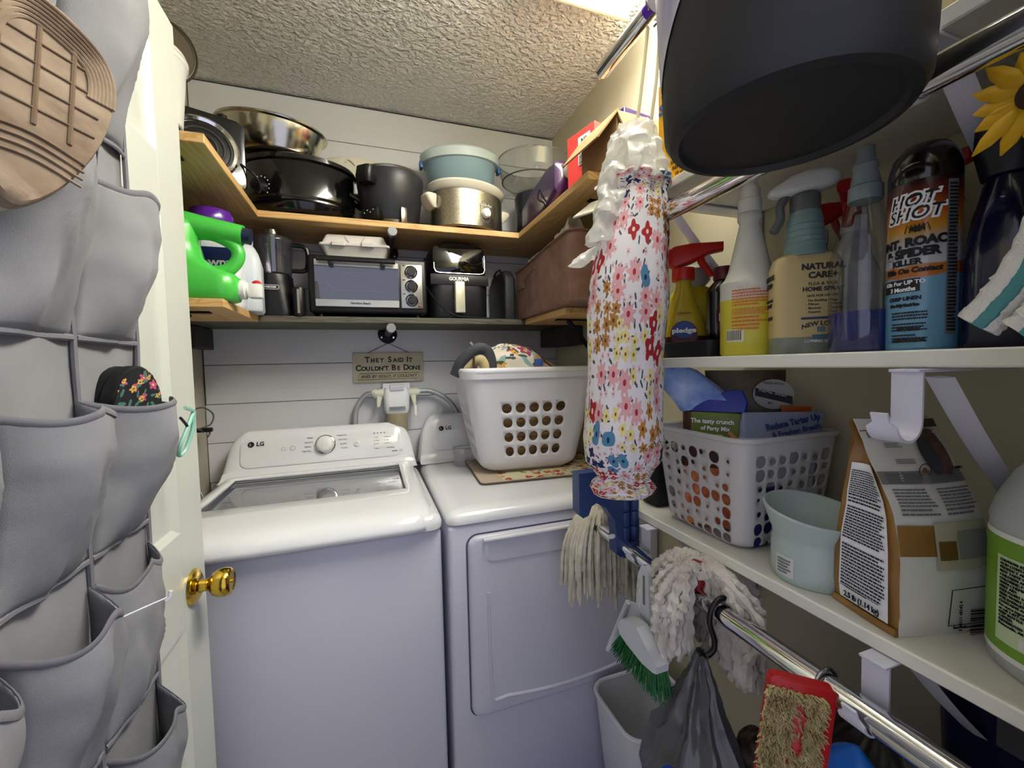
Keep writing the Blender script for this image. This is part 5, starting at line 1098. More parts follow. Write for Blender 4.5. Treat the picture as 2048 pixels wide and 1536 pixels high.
# insect spray can
hs = thing('aerosol_can', 'black and blue roach killer aerosol can with orange flames', 'can', (.668, .330, MZ), 0)
def can_mat():
    m = mat('can_print', '#5d93b5', .28, coat=.3); nt = m.node_tree; N = nt.nodes; L = nt.links
    tc = N.new('ShaderNodeTexCoord'); sp_ = N.new('ShaderNodeSeparateXYZ'); L.new(tc.outputs['Object'], sp_.inputs[0])
    nz = N.new('ShaderNodeTexNoise'); nz.inputs['Scale'].default_value = 22; L.new(tc.outputs['Object'], nz.inputs['Vector'])
    ma = N.new('ShaderNodeMath'); ma.operation = 'MULTIPLY_ADD'; ma.inputs[1].default_value = .02; L.new(nz.outputs['Fac'], ma.inputs[0]); L.new(sp_.outputs[2], ma.inputs[2])
    mp = N.new('ShaderNodeMapRange'); mp.inputs[1].default_value = 0; mp.inputs[2].default_value = .24; L.new(ma.outputs[0], mp.inputs[0])
    r = N.new('ShaderNodeValToRGB'); cr = r.color_ramp; stops = [(.0, '#5d93b5'), (.42, '#6f9fbd'), (.425, '#b56a1f'), (.475, '#b56a1f'), (.48, '#b9bcc4'), (.58, '#a9a8a8'), (.66, '#c08a24'), (.74, '#b5571c'), (.82, '#6d1c14'), (.9, '#140a0a')]
    cr.elements[0].position, cr.elements[0].color = stops[0][0], lin(stops[0][1]) + (1,); cr.elements[1].position, cr.elements[1].color = stops[-1][0], lin(stops[-1][1]) + (1,)
    for p_, c_ in stops[1:-1]: e = cr.elements.new(p_); e.color = lin(c_) + (1,)
    L.new(mp.outputs[0], r.inputs[0]); L.new(r.outputs[0], N['Principled BSDF'].inputs['Base Color']); return m
RC = .0345
MB().lathe([(0, 0), (RC - .003, 0), (RC, .003), (RC, .205), (RC - .001, .207), (0, .207)], 48).make('can', can_mat(), hs)
MB().lathe([(RC - .001, .205), (RC, .208), (RC, .222), (RC - .004, .240), (RC - .012, .252), (RC - .022, .257), (0, .258)], 48).make('cap', mat('cap_black', '#160b0c', .15, coat=.5), hs)
ca = atan2(-.330, -.668)     # towards the camera
def can_txt(s, dz, size, m, da=0., bold=.0005, shear=0., sq=1.):
    a = ca + da; n_ = Vector((cos(a), sin(a), 0)); txt(s, hs, m, n_ * (RC + .0006) + Vector((0, 0, dz)), (-n_.y, n_.x, 0), (0, 0, 1), size, wrap=RC, bold=bold, shear=shear, squash=sq, name='can_lettering')
can_txt('HOT', .182, .021, WHITEINK, -.35, .0026, .25); can_txt('HOT', .182, .021, INK, -.35, .0002, .25); can_txt('SHOT', .166, .021, WHITEINK, -.3, .0026, .25); can_txt('SHOT', .166, .021, INK, -.3, .0002, .25)
can_txt('ANT, ROACH', .132, .014, INK, -.28, .0009); can_txt('& SPIDER', .119, .014, INK, -.35, .0009); can_txt('KILLER', .108, .010, INK, -.45, .0004)
can_txt('Kills On Contact', .098, .0085, INK, -.32, .0004, .1)
a0_, a1_ = ca - 1.3, ca - .05
cyl_patch(RC, .072, .088, a0_, a1_).make('black_flash', mat('flash_black', '#101012', .4), hs)
can_txt('Kills For UP TO', .0835, .0068, WHITEINK, -.55, .0002); can_txt('3 Months', .0755, .0072, WHITEINK, -.55, .0003); can_txt('CRISP LINEN', .064, .0062, INK, -.5, .0002); can_txt('No Oily Residue', .056, .0045, INK, -.5)
for k in range(3):
    aa = ca - .35; n_ = Vector((cos(aa), sin(aa), 0)); lines(hs, INK, n_ * (RC + .0004) + Vector((0, 0, .043 - k * .014)), (-n_.y, n_.x, 0), (0, 0, 1), .036, .011, 3, 60 + k, wrap=RC)
can_txt('CAUTION', .026, .005, INK, -.35); can_txt('PRECAUCION', .012, .005, INK, -.35)
cyl_patch(RC, .018, .200, ca + .62, ca + .98).make('side_label', mat('side_label_grey', '#6d6f72', .5), hs)
aa = ca + .8; n_ = Vector((cos(aa), sin(aa), 0)); lines(hs, INK, n_ * (RC + .001) + Vector((0, 0, .109)), (-n_.y, n_.x, 0), (0, 0, 1), .011, .175, 42, 77, wrap=RC, wordlen=(.2, .6))
bug = MB(); aa = ca - .15; n_ = Vector((cos(aa), sin(aa), 0)); R_ = Vector((-n_.y, n_.x, 0)); o_ = n_ * (RC + .0015) + Vector((0, 0, .147))
bug.tube([o_ - R_ * .007, o_, o_ + R_ * .007], [.001, .0034, .001], 8)
for k in range(6): bug.tube([o_ + R_ * (-.005 + .002 * k), o_ + R_ * (-.009 + .0036 * k) + Vector((0, 0, .0055)), o_ + R_ * (-.011 + .0045 * k) + Vector((0, 0, -.004))], .0005, 4)
bug.make('insect_print', INK, hs)
# dark navy bottle
nb = thing('spray_bottle', 'dark navy cleaner bottle at the right end of the bottle row', 'bottle', (.70, .268, MZ), 15)
MB().loft([(0, .08, .06, .02), (.006, .088, .066, .022), (.10, .088, .066, .022), (.15, .07, .055, .022), (.19, .044, .04, .019), (.20, .036, .036, .017)], 6).make('bottle', mat('navy_bottle', '#0c1030', .18, coat=.4), nb)
MB().loft([(.196, .046, .046, .02), (.225, .066, .056, .02), (.25, .085, .05, .018), (.262, .06, .04, .018)], 6).make('sprayer_head', mat('sprayer_dark', '#1a1c26', .4), nb)
# red and white trigger sprayers behind
RW = mat('sprayer_red', '#a51d1f', .35)
for k, (lb_, x, y, h_, col) in enumerate((('white spray bottle with a red and white trigger behind the clear bottle', .775, .475, .20, '#b9b8b4'), ('cloudy spray bottle with a red trigger behind the aerosol can', .80, .395, .205, '#8d939a'), ('spray bottle with a small red trigger behind the tan label bottle', .81, .56, .205, '#6a7280'))):
    t = thing('spray_bottle', lb_, 'bottle', (x, y, MZ), -60 + 20 * k)
    MB().loft([(0, .07, .05, .018), (.006, .078, .056, .02), (.12, .078, .056, .02), (.16, .05, .045, .02), (h_, .03, .03, .014)], 6).make('bottle', mat('back_bottle_%d' % k, col, .35), t)
    trigger(t, h_, RW, mat('sprayer_white', '#d5d3cf', .35), 1.15, -100 + 40 * k)
# blue capped bag-like refill behind
bq = thing('refill_pouch', 'clear refill pouch with a blue top behind the white nozzle bottle', 'pouch', (.79, .66, MZ), 20)
MB().loft([(0, .10, .06, .02), (.10, .105, .05, .02), (.16, .10, .03, .012), (.175, .098, .012, .005)]).make('pouch', mat('pouch_blue_grey', '#4a5468', .3), bq)
MB().loft([(.176, .10, .012, .005), (.2, .095, .008, .003)]).make('seal', mat('seal_blue', '#2a6fb0', .4), bq)
# polish spray with a red trigger
pg = thing('spray_bottle', 'furniture polish spray bottle with a red trigger and yellow label', 'bottle', (.665, .748, MZ), -40); pg.scale = (1.28, 1.2, 1.02)
AMB = mat('polish_amber', '#6a4413', .25)
MB().loft([(0, .07, .045, .016), (.004, .076, .05, .018), (.045, .074, .05, .018)], 6).make('liquid', mat('polish_brown', '#3d2410', .25), pg)
MB().loft([(.045, .074, .05, .018), (.085, .062, .046, .018), (.12, .040, .036, .016), (.15, .026, .026, .012), (.168, .024, .024, .0115)], 6).make('body', mat('polish_yellow', '#b9a11f', .25, coat=.3), pg)
trigger(pg, .166, mat('polish_red', '#bf2217', .35), None, 1.18, 2)
MB().lathe([(0, 0), (.021, 0), (.021, .001), (0, .001)], 28, sy=1.3).warp(lambda c: (c.x, -.0262 - c.z, .05 + c.y)).make('label_oval', mat('polish_label_maroon', '#52202c', .5), pg)
MB().lathe([(0, 0), (.017, 0), (.017, .0006), (0, .0006)], 24).warp(lambda c: (c.x, -.0275 - c.z, .058 + c.y)).make('logo_disc', mat('polish_label_blue', '#23478f', .5), pg)
txt('pledge', pg, WHITEINK, (0, -.0285, .057), (1, 0, 0), (0, 0, 1), .0135, width=.038, bold=.0006); txt('restoring oil', pg, mat('label_pale', '#b59a9f', .6), (0, -.0268, .034), (1, 0, 0), (0, 0, 1), .006); txt('moisturizing oil', pg, mat('label_pale', ''), (0, -.0268, .020), (1, 0, 0), (0, 0, 1), .006)
txt('Johnson', pg, mat('johnson_red', '#8a2416', .6), (0, -.0245, .094), (1, 0, 0), (0, 0, 1), .007)
# wood oil bottle
oe = thing('polish_bottle', 'dark wood polish bottle with a maroon cap and label', 'bottle', (.668, .640, MZ + .0), -36)
MB().loft([(0, .056, .042, .014), (.005, .062, .046, .016), (.118, .062, .046, .016), (.128, .066, .05, .018), (.14, .05, .04, .018), (.152, .028, .028, .0135)], 6).make('bottle', mat('oil_brown', '#160b0a', .2, coat=.4), oe)
MB().lathe([(.0185, .150), (.0195, .153), (.0195, .172), (.018, .175), (0, .175)], 24).make('cap', mat('cap_maroon', '#5e141d', .35), oe)
MB().lathe([(0, 0), (.022, 0), (.022, .0008), (0, .0008)], 24, sy=2.1).warp(lambda c: (c.x + .004, -.0233 - c.z, .078 + c.y)).make('label', mat('label_wine', '#47161f', .5), oe)
txt('Old', oe, WHITEINK, (.004, -.0243, .095), (1, 0, 0), (0, 0, 1), .022, width=.022); txt('English', oe, WHITEINK, (.006, -.0243, .075), (1, 0, 0), (0, 0, 1), .021, width=.038, bold=.0003)
# yellow cleaner bottle behind them, black tray, amber soap
yc = thing('cleaner_bottle', 'yellow cleaner bottle with a white shoulder behind the red trigger', 'bottle', (.735, .79, MZ), -40)
MB().loft([(0, .13, .06, .025), (.01, .14, .068, .03), (.13, .14, .068, .03), (.155, .10, .05, .024), (.165, .05, .04, .019)], 6).make('bottle', mat('cleaner_yellow', '#a89a16', .3), yc)
MB().lathe([(.02, .163), (.026, .17), (.034, .18), (.034, .205), (.02, .214), (0, .215)], 24).make('cap', mat('cap_dull_white', '#9d9a90', .4), yc)
tr = thing('black_tray', 'shallow black tray at the front of the bottle shelf', 'tray', (.612, .665, MZ + .0), 0); tr.scale = (.7, .8, 1)
MB().loft([(0, .05, .15, .012), (.030, .062, .165, .014), (.031, .058, .16, .013), (.004, .046, .145, .011)], 6).make('tray', BLACKM, tr)
asp = thing('soap_bar', 'amber wrapped soap block under the bottles near the bag holder', 'soap', (.612, .765, MZ), 0); asp.scale = (.9, .8, .9)
MB().loft([(0, .03, .05, .008), (.003, .034, .054, .01), (.022, .034, .054, .01), (.025, .03, .05, .008)], 5).make('bar', mat('soap_amber', '#a8791c', .3), asp)
# striped towel ends hanging at the right edge
TW = mat('towel_white', '#d5d2c8', .95, bump=(500, .8, .002)); TWT = mat('towel_teal', '#4f8a88', .95, bump=(500, .8, .002))
def towel(label, pts, r_, seed):
    t = thing('striped_towel', label, 'towel', pts[0])
    P = smooth_path([Vector(p) - Vector(pts[0]) for p in pts], 8)
    wr = [r_ * (1 + .06 * noise.noise(Vector((i * .9, seed, 0)))) for i in range(len(P))]
    MB().tube(P, wr, 14, flat=1.5, ref=(1, .3, 0)).crumple(.0022, 240, seed).make('terry', TW, t)
    for o_ in (-.35,): MB().tube([p + Vector((-.86 * r_, -.2 * r_, o_ * r_)) for p in P[1:]], r_ * .34, 8, flat=1.4, ref=(1, .3, 0)).crumple(.001, 240, seed).make('stripe', TWT, t)
towel('white terry towel end with a teal stripe at the bottle shelf edge', [(.516, .215, 1.376), (.518, .203, 1.392), (.522, .186, 1.425), (.53, .165, 1.50), (.549, .15, 1.617)], .0105, 1)
towel('shorter white terry towel end with a teal stripe at the right edge', [(.507, .184, 1.366), (.51, .172, 1.38), (.516, .152, 1.42), (.53, .142, 1.52), (.549, .138, 1.617)], .0105, 2)
# ------------------------------------------------------------------ things on the lower white shelf
LZ = 1.0032
# dotted storage basket
FROST = thin_glass('frosted_basket', (.9, .9, .9), .04, .25, .74, (.95, .94, .92))
ob = thing('dotted_basket', 'frosted white plastic basket with round cut-out dots full of pet treats', 'basket', (.722, .652, LZ), 0)
def obw(u, v):
    W0, D0, W1, D1 = .21, .205, .25, .245; W_ = W0 + (W1 - W0) * v; D_ = D0 + (D1 - D0) * v
    if v < .06: W_ -= .02 * (1 - v / .06) ** 2; D_ -= .02 * (1 - v / .06) ** 2
    s_ = u * 4; side = int(s_) % 4; tt = (s_ - int(s_) - .5) * 2; r_ = .03; hx, hy = W_ / 2, D_ / 2
    L_, H_ = (hx, hy) if side % 2 == 0 else (hy, hx); a = tt * L_; b_ = H_
    if abs(a) > L_ - r_:
        k = (abs(a) - (L_ - r_)) / r_ * pi / 4; a = (1 if a > 0 else -1) * (L_ - r_ + r_ * sin(k)); b_ = H_ - r_ + r_ * cos(k)
    x, y = ((a, -b_), (b_, a), (-a, b_), (-b_, -a))[side]
    return (x, y, .002 + .202 * v)
rnh = random.Random(11); HO = {}
for i in range(36):
    for j in range(7):
        q = rnh.choice((.47, .46, .44, .22, .17, .14, .30, .2)); HO[(i, j)] = (rnh.uniform(-1, 1) * (.46 - q), rnh.uniform(-1, 1) * (.46 - q), q, q)
MB().perf(36, 8, lambda u, v: obw(u, v), lambda i, j: HO.get((i, j)) if 1 <= i % 9 <= 7 and j < 7 else None).make('wall', FROST, ob, solid=.0022)
MB().loops([[(x, y, .003) for x, y in rrect(.20, .195, .03, 6)], [(x, y, .0005) for x, y in rrect(.19, .185, .03, 6)]]).make('bottom', FROST, ob)
MB().tube([obw(k / 80, 1.0) for k in range(80)], .005, 8, True, flat=1.).make('rim', FROST, ob)
# treat pouches inside
def pouch(name, label, loc, rz, w_, d_, h_, m, lean=(0, 0), topm=None, seed=0, split=.6, rx=0):
    t = thing(name, label, 'bag', loc, rz, rx)
    def sec(f): 
        wv = w_ * (1 - .06 * sin(pi * f)); dv = d_ * (1 - f) ** .7 + .006
        return [(x + lean[0] * f * f, y + lean[1] * f * f, h_ * f) for x, y in rrect(wv, dv, min(.012, dv / 2.2), 4)]
    n = 10; k0 = int(n * split)
    MB().loops([sec(i / n) for i in range(k0 + 1)], cap1=topm is None).crumple(.003, 30, seed).make('pouch', m, t)
    if topm: MB().loops([sec(i / n) for i in range(k0, n + 1)], cap0=False).crumple(.004, 26, seed).make('pouch_top', topm, t)
    return t
TG = mat('treat_green', '#6f8426', .4, var=(20, '#5a6e1c'))
tm = thing('treat_bag', 'blue cat treat bag with a green label leaning out of the dotted basket', 'bag', (.675, .672, LZ + .006), -48); tm.scale = (.92, .9, 1)
TB = mat('treat_blue', '#3f6fc4', .3, var=(18, '#b9cdea')); TO = mat('treat_orange', '#c0491f', .4, var=(60, '#dd8a4a'))
def tsec(z, w_, d_, cx, cy=0): return [(x + cx, y + cy, z) for x, y in rrect(w_, d_, min(.014, d_ / 2.2), 4)]
MB().loops([tsec(.0, .13, .06, 0), tsec(.05, .135, .07, 0), tsec(.12, .13, .065, 0)], cap1=False).crumple(.003, 30, 1).make('pouch_bottom', TO, tm)
MB().loops([tsec(.12, .13, .065, 0), tsec(.17, .125, .058, -.002), tsec(.235, .118, .045, -.006)], cap0=False, cap1=False).crumple(.003, 30, 1).make('pouch_middle', mat('treat_brown', '#4a2418', .5), tm)
MB().loops([tsec(.235, .119, .046, -.006), tsec(.255, .122, .036, -.018), tsec(.285, .115, .03, -.05), tsec(.315, .10, .02, -.085), tsec(.345, .055, .012, -.125), tsec(.357, .018, .008, -.148)], cap0=False).crumple(.006, 26, 2).make('pouch_top', TB, tm)
MB().box(-.045, .062, -.034, -.031, .165, .235, .001).warp(lambda c: (c.x, c.y - .003 - (.0 if c.z < .2 else -.008), c.z - .06 * (c.x + .045) * .3)).make('green_label', TG, tm)
txt('The tasty crunch', tm, WHITEINK, (-.002, -.0385, .217), (1, 0, -.02), (0, .2, 1), .0125, bold=.0003); txt('of Party Mix', tm, WHITEINK, (.004, -.0405, .203), (1, 0, -.02), (0, .2, 1), .0115, bold=.0003)
lines(tm, mat('label_olive_pale', '#c9c98a', .6), (-.004, -.0405, .188), (1, 0, 0), (0, .1, 1), .045, .008, 2, 31)
MB().tube([(.03, -.040, .198), (.048, -.0405, .18)], .005, 6).make('treat_print', mat('treat_tan', '#c08a4a', .6), tm)
MB().loops([tsec(.236, .118, .012, .004, -.02), tsec(.255, .09, .008, .022, -.018), tsec(.278, .03, .006, .042, -.014)], cap0=True).make('blue_fold', mat('treat_navy', '#20309a', .35), tm)
bf = pouch('treat_bag', 'brown and gold jerky bag with a round white beef badge', (.758, .672, LZ + .006), -45, .15, .05, .315, mat('jerky_gold', '#8f7422', .35, var=(9, '#3c1a12')), (0, .0), mat('jerky_top', '#6b5620', .35, var=(12, '#2a1712')), 3)
BDG = mat('badge_grey_white', '#a9a8a4', .5)
MB().lathe([(0, 0), (.036, 0), (.036, .0012), (0, .0012)], 28).warp(lambda c: (.05 + c.x, -.0215 - c.z, .268 + c.y * .85)).make('badge', BDG, bf)
MB().box(.018, .083, -.0238, -.0228, .264, .280).warp(lambda c: (c.x, c.y, c.z - 7 * (c.x - .05) ** 2 - .25 * (c.x - .05))).make('banner', INK, bf, smooth=0)
txt('REAL BEEF', bf, BDG, (.05, -.0242, .272), (1, 0, -.25), (.25, 0, 1), .0115, bold=.0003, width=.052); txt('MADE WITH', bf, INK, (.05, -.0232, .290), (1, 0, -.1), (0, 0, 1), .0065); txt('#1', bf, INK, (.045, -.0232, .25), (1, 0, -.1), (0, 0, 1), .009)
og_ = pouch('treat_bag', 'slim orange treat packet beside the beef badge bag', (.80, .59, LZ + .006), -35, .05, .02, .245, mat('packet_orange', '#b5511c', .4), (0, 0), None, 5, 1.)
rt_ = pouch('treat_bag', 'white dental treat bag with blue tartar wording', (.735, .590, LZ + .006), -24, .15, .032, .238, mat('dental_white', '#aeb2be', .4), (.02, .0), mat('dental_blue_top', '#8d95ab', .4), 6, .8)
txt('Reduce Tartar Up', rt_, mat('dental_blue_ink', '#28356f', .5), (.03, -.0165, .219), (1, 0, .22), (-.22, .05, 1), .0165, bold=.0006, width=.098); txt('& Freshen Breath', rt_, mat('dental_blue_ink', ''), (.036, -.0178, .203), (1, 0, .22), (-.22, .05, 1), .0145, bold=.0003, width=.088)
pouch('treat_bag', 'deep blue treat bag low inside the dotted basket', (.725, .563, LZ + .006), 0, .17, .012, .10, mat('deep_blue_bag', '#1c2660', .4), (0, 0), None, 7, 1.)
# mint pet bowl on a foot
MINT = mat('mint_ceramic', '#b3c3bd', .4, bump=(220, .08, .0006))
pw_ = thing('pet_bowl', 'raised mint green pet bowl beside the cat food bag', 'bowl', (.655, .452, LZ), 0); pw_.scale = (1, 1, 1)
MB().lathe([(0, 0), (.054, 0), (.057, .003), (.058, .02), (.0575, .056), (.0545, .064), (.0565, .072), (.066, .096), (.0695, .106), (.067, .109), (.0635, .107), (.055, .084), (.035, .070), (0, .067)], 56).warp(lambda c: (c.x, c.y, c.z + .16 * c.y * max(0, c.z - .06) / .05)).make('bowl', MINT, pw_, smooth=50)
n_ = Vector((-.45, -.89, 0)); cyl_patch(.058, .010, .042, radians(160), radians(190)).make('sticker', mat('bowl_sticker', '#d3d6cf', .6), pw_)
lines(pw_, GREYINK, Vector((-.0592, .004, .026)), (0, -1, 0), (0, 0, 1), .022, .024, 5, 40, wrap=.058)
# cat food bag
KRAFT = mat('kraft_gold', '#a87d42', .4, var=(12, '#8a6431')); PAPER = mat('bag_paper', '#dddbd2', .5, bump=(16, .25, .004))
cfb = thing('cat_food_bag', 'white and gold paper cat food bag printed with a sitting cat', 'bag', (.672, .342, LZ), -14)
W_, D_ = .118, .088
S4 = [(0, W_, D_), (.03, W_ * 1.04, D_ * 1.05), (.10, W_ * 1.03, D_ * 1.0), (.16, W_ * 1.0, D_ * .78), (.20, W_ * 1.0, D_ * .42), (.235, W_ * .99, D_ * .16), (.262, W_ * .97, D_ * .05)]
# world frame of the bag: its narrow printed side looks to -x, its printed back looks to -y
def bsec(i, q, ww, dd): return q
def bag_face(fn, nu, nv, m, name, cr=.0025, sd=1): return MB().grid(nu, nv, fn).crumple(cr, 28, sd).make(name, m, cfb, smooth=40)
def prof_(v):
    k = min(v * (len(S4) - 1), len(S4) - 1.001); i = int(k); t_ = k - i
    return [S4[i][m] * (1 - t_) + S4[i + 1][m] * t_ for m in range(3)]
def front(u, v): z_, w_, d_ = prof_(v); return ((u - .5) * w_, -d_ / 2 + .012 * sin(pi * v) * sin(pi * u) * -.6 + (.045 * max(0, v - .45)), z_)
def back(u, v): z_, w_, d_ = prof_(v); return ((u - .5) * w_, d_ / 2 + .045 * max(0, v - .45), z_)
def left(u, v): z_, w_, d_ = prof_(v); yy = -d_ / 2 + d_ * u + .045 * max(0, v - .45); return (-w_ / 2 + .020 * sin(pi * u) * max(0, v - .35) * 1.6, yy, z_)
def right(u, v): x, y, z_ = left(u, v); return (-x, y, z_)
bag_face(front, 14, 20, PAPER, 'printed_back', .002, 1); bag_face(back, 10, 12, KRAFT, 'front_face', .002, 1); bag_face(left, 12, 20, KRAFT, 'side_gusset', .002, 1); bag_face(right, 8, 12, KRAFT, 'far_gusset', .002, 1)
MB().box(-W_ / 2, W_ / 2, -D_ / 2, D_ / 2, 0, .002).make('base', KRAFT, cfb, smooth=0)
MB().tube([(-W_ / 2 - .003, D_ / 2, .004), (-W_ / 2 - .005, 0, .004), (-W_ / 2 - .003, -D_ / 2, .004)], .005, 8, flat=.6).make('bottom_fold', KRAFT, cfb)
def on_left(u, v, o=.0026): x, y, z_ = left(u, v); return Vector((x - o, y, z_))
MB().grid(8, 12, lambda u, v: on_left(.12 + .76 * u, .06 + .62 * v)).make('ingredients_panel', mat('panel_white', '#ebebee', .35, coat=.2), cfb)
for k, (v0, v1, n_) in enumerate(((.155, .31, 14), (.325, .455, 12), (.465, .64, 14))):
    lines_on(cfb, INK, lambda u, v, v0=v0, v1=v1: on_left(.84 - .68 * u, v0 + (v1 - v0) * v, .0036), n_, 50 + k, .5, 'ingredients_text', (.03, .1), .15)
txt('2.5 lb (1.14 kg)', cfb, INK, (-W_ / 2 - .0065, 0, .0185), (0, -1, 0), (0, 0, 1), .0105, bold=.0002, width=.05)
lines(cfb, INK, (-W_ / 2 - .0062, 0, .029), (0, -1, 0), (0, 0, 1), .05, .003, 1, 52)
def on_front(u, v, o=.0012): x, y, z_ = front(u, v); return Vector((x, y - o, z_))
def fpanel(name, m, u0, u1, v0, v1, o=.0028, n=8): return MB().grid(n, n, lambda u, v: on_front(u0 + (u1 - u0) * u, v0 + (v1 - v0) * v, o)).make(name, m, cfb)
fpanel('gold_band', KRAFT, .0, 1., .34, .44, .0024)
fpanel('feeding_panel', mat('panel_cream', '#b9b39c', .5), .34, .98, .30, .45, .0040); fpanel('feeding_brown', mat('panel_brown', '#6e5426', .5), .36, .55, .33, .39, .0052); fpanel('feeding_grid', mat('panel_grey', '#8d8c86', .5), .57, .96, .33, .42, .0052)
fpanel('grey_band', mat('panel_greyband', '#86847e', .5), .0, 1., .60, .66, .0024); fpanel('red_rule', mat('rule_red', '#8c2b2b', .5), .0, .62, .905, .912, .0026)
fpanel('photo_corner', mat('photo_olive', '#4d4426', .5), .66, 1., .92, .985, .0026)
barcode(cfb, on_front(.74, .10, .0055), (0, 0, 1), (1, 0, 0), .034, .022, 24, 6); 
MB().tube([on_front(a, c, .0045) for a, c in ((.50, .08), (.97, .08), (.97, .24), (.50, .24))], .0006, 4, True).make('barcode_frame', INK, cfb)
txt('3 80111 45142 4', cfb, INK, on_front(.60, .155, .0055), (0, 0, 1), (-1, 0, 0), .0055); txt('Best Before - Meilleur', cfb, INK, on_front(.74, .062, .005), (1, 0, 0), (0, 0, 1), .0048)
for k, (u0, u1, v0, v1, n_) in enumerate(((.06, .42, .855, .9, 5), (.48, .92, .855, .9, 5), (.06, .44, .605, .655, 4), (.52, .96, .605, .655, 4), (.06, .44, .47, .585, 8), (.52, .96, .47, .585, 8), (.2, .4, .79, .82, 3), (.24, .46, .70, .73, 3))):
    lines_on(cfb, INK if k < 2 else GREYINK, lambda u, v, a=(u0, u1, v0, v1): on_front(a[0] + (a[1] - a[0]) * u, a[2] + (a[3] - a[2]) * v, .0042), n_, 80 + k, .45, 'small_print', (.05, .2))
# the cat on the bag: body, head and ears
def blob2(cx, cz, rx_, rz_, m, name, n=20):
    f = on_front(cx, cz, .0062); f1 = on_front(cx, cz + .03, .0062); U_ = (f1 - f).normalized()
    b = MB(); b.loops([[f + Vector((1, 0, 0)) * (rx_ * cos(2 * pi * k / n) * s_) + U_ * (rz_ * sin(2 * pi * k / n) * s_) for k in range(n)] for s_ in (1, .02)], cap0=False); return b.make(name, m, cfb)
CATB = mat('cat_brown', '#4a3328', .6, var=(120, '#6b5140')); CATG = mat('cat_grey', '#3d3a3c', .6)
blob2(.66, .745, .012, .026, CATG, 'cat_back'); blob2(.79, .765, .013, .032, CATB, 'cat_body'); blob2(.77, .84, .011, .011, CATB, 'cat_head')
for du in (-.07, .05):
    f = on_front(.77 + du, .868, .0064); MB().face([f + Vector((-.005, 0, -.003)), f + Vector((.005, 0, -.003)), f + Vector((0, 0, .009))]) if False else None
    b = MB(); b.face([f + Vector((-.0045, 0, -.003)), f + Vector((.0045, 0, -.003)), f + Vector((-.001, .001, .008))]); b.make('cat_ear', CATB, cfb)
f = on_front(.5, .665, .006); MB().tube([f + Vector((.0085 * cos(2 * pi * k / 24), .0, .0085 * sin(2 * pi * k / 24))) for k in range(24)], .0006, 4, True).make('kibble_ring', INK, cfb)
blob2(.5, .665, .004, .004, mat('kibble', '#7a5a34', .7), 'kibble_print', 6); txt('TAILOR-MADE KIBBLE', cfb, INK, on_front(.8, .668, .0045), (1, 0, 0), (0, .3, 1), .0048)
# vinegar jug with a green label
vj = thing('vinegar_jug', 'large clear plastic jug with a green vinegar label', 'jug', (.698, .198, LZ), 0)
JUGP = mat('jug_cloudy', '#b0b4b1', .35)
MB().lathe([(0, 0), (.066, 0), (.0715, .006), (.0725, .02), (.0725, .155), (.0715, .16), (.073, .165), (.068, .185), (.055, .215), (.046, .228), (.03, .245), (.022, .256), (.022, .272), (0, .274)], 56).make('jug', JUGP, vj)
GL = mat('label_green', '#74a02e', .45); GP = mat('label_pale_green', '#c3d4a6', .5)
cyl_patch(.0725, .024, .148, radians(60), radians(300), 40).make('label', GL, vj); cyl_patch(.0725, .036, .130, radians(140), radians(262), 24, .0014).make('label_panel', GP, vj)
cyl_patch(.0725, .018, .024, radians(60), radians(300), 40).make('label_edge', WHITE, vj); cyl_patch(.0725, .148, .154, radians(60), radians(300), 40).make('label_edge', WHITE, vj)
def jtxt(s_, ang, z_, size, m=INK, **k):
    a = radians(ang); n_ = Vector((cos(a), sin(a), 0)); txt(s_, vj, m, n_ * .0748 + Vector((0, 0, z_)), (-n_.y, n_.x, 0), (0, 0, 1), size, wrap=.0748, **k)
JT = ['CAUTION: EYE IRRITANT.', 'ACID CONTACT WITH EYES AND', 'PRODUCT AND FOR PROLONGED', 'NOT TASTE OR SWALLOW. USE', 'CHILDREN AND PETS. DO NOT', 'CHLORINE-TYPE BLEACHES, TOI', 'WITH CHEMICAL CLEANERS', 'FIRST AID:', 'EYES FLUSH 10-15 MINUTES', 'SKIN: WASH THOROUGHLY WITH', 'FOR EMERGENCY MEDICAL', 'CONTAINS ACETIC ACID.', 'For more ingredient information', 'or call 1-877-505-2267.', 'KEEP BOTTLE UPRIGHT AND TIG', 'CAPPED.', 'DISTRIBUTED BY: Walmart Inc.', 'Bentonville, AR 72716']
for k, s_ in enumerate(JT): jtxt(s_, 144, .1255 - k * .0041, .0040, bold=0, align='LEFT')
jtxt('Satisfaction', 177, .044, .008, bold=.0003, align='LEFT')
cyl_patch(.0725, .038, .0505, radians(160), radians(250), 14, .002).make('white_patch', mat('patch_white', '#d9dcd2', .5), vj)
a = radians(167); n_ = Vector((cos(a), sin(a), 0)); R_ = Vector((-n_.y, n_.x, 0))
for k in range(6): q = radians(60 * k + 30); MB().tube([n_ * .0755 + Vector((0, 0, .0445)) + R_ * (.0015 * cos(q)) + Vector((0, 0, .0015 * sin(q))), n_ * .0755 + Vector((0, 0, .0445)) + R_ * (.0042 * cos(q)) + Vector((0, 0, .0042 * sin(q)))], .0007, 6).make('spark_ray', mat('spark_orange', '#e08a1e', .5), vj)
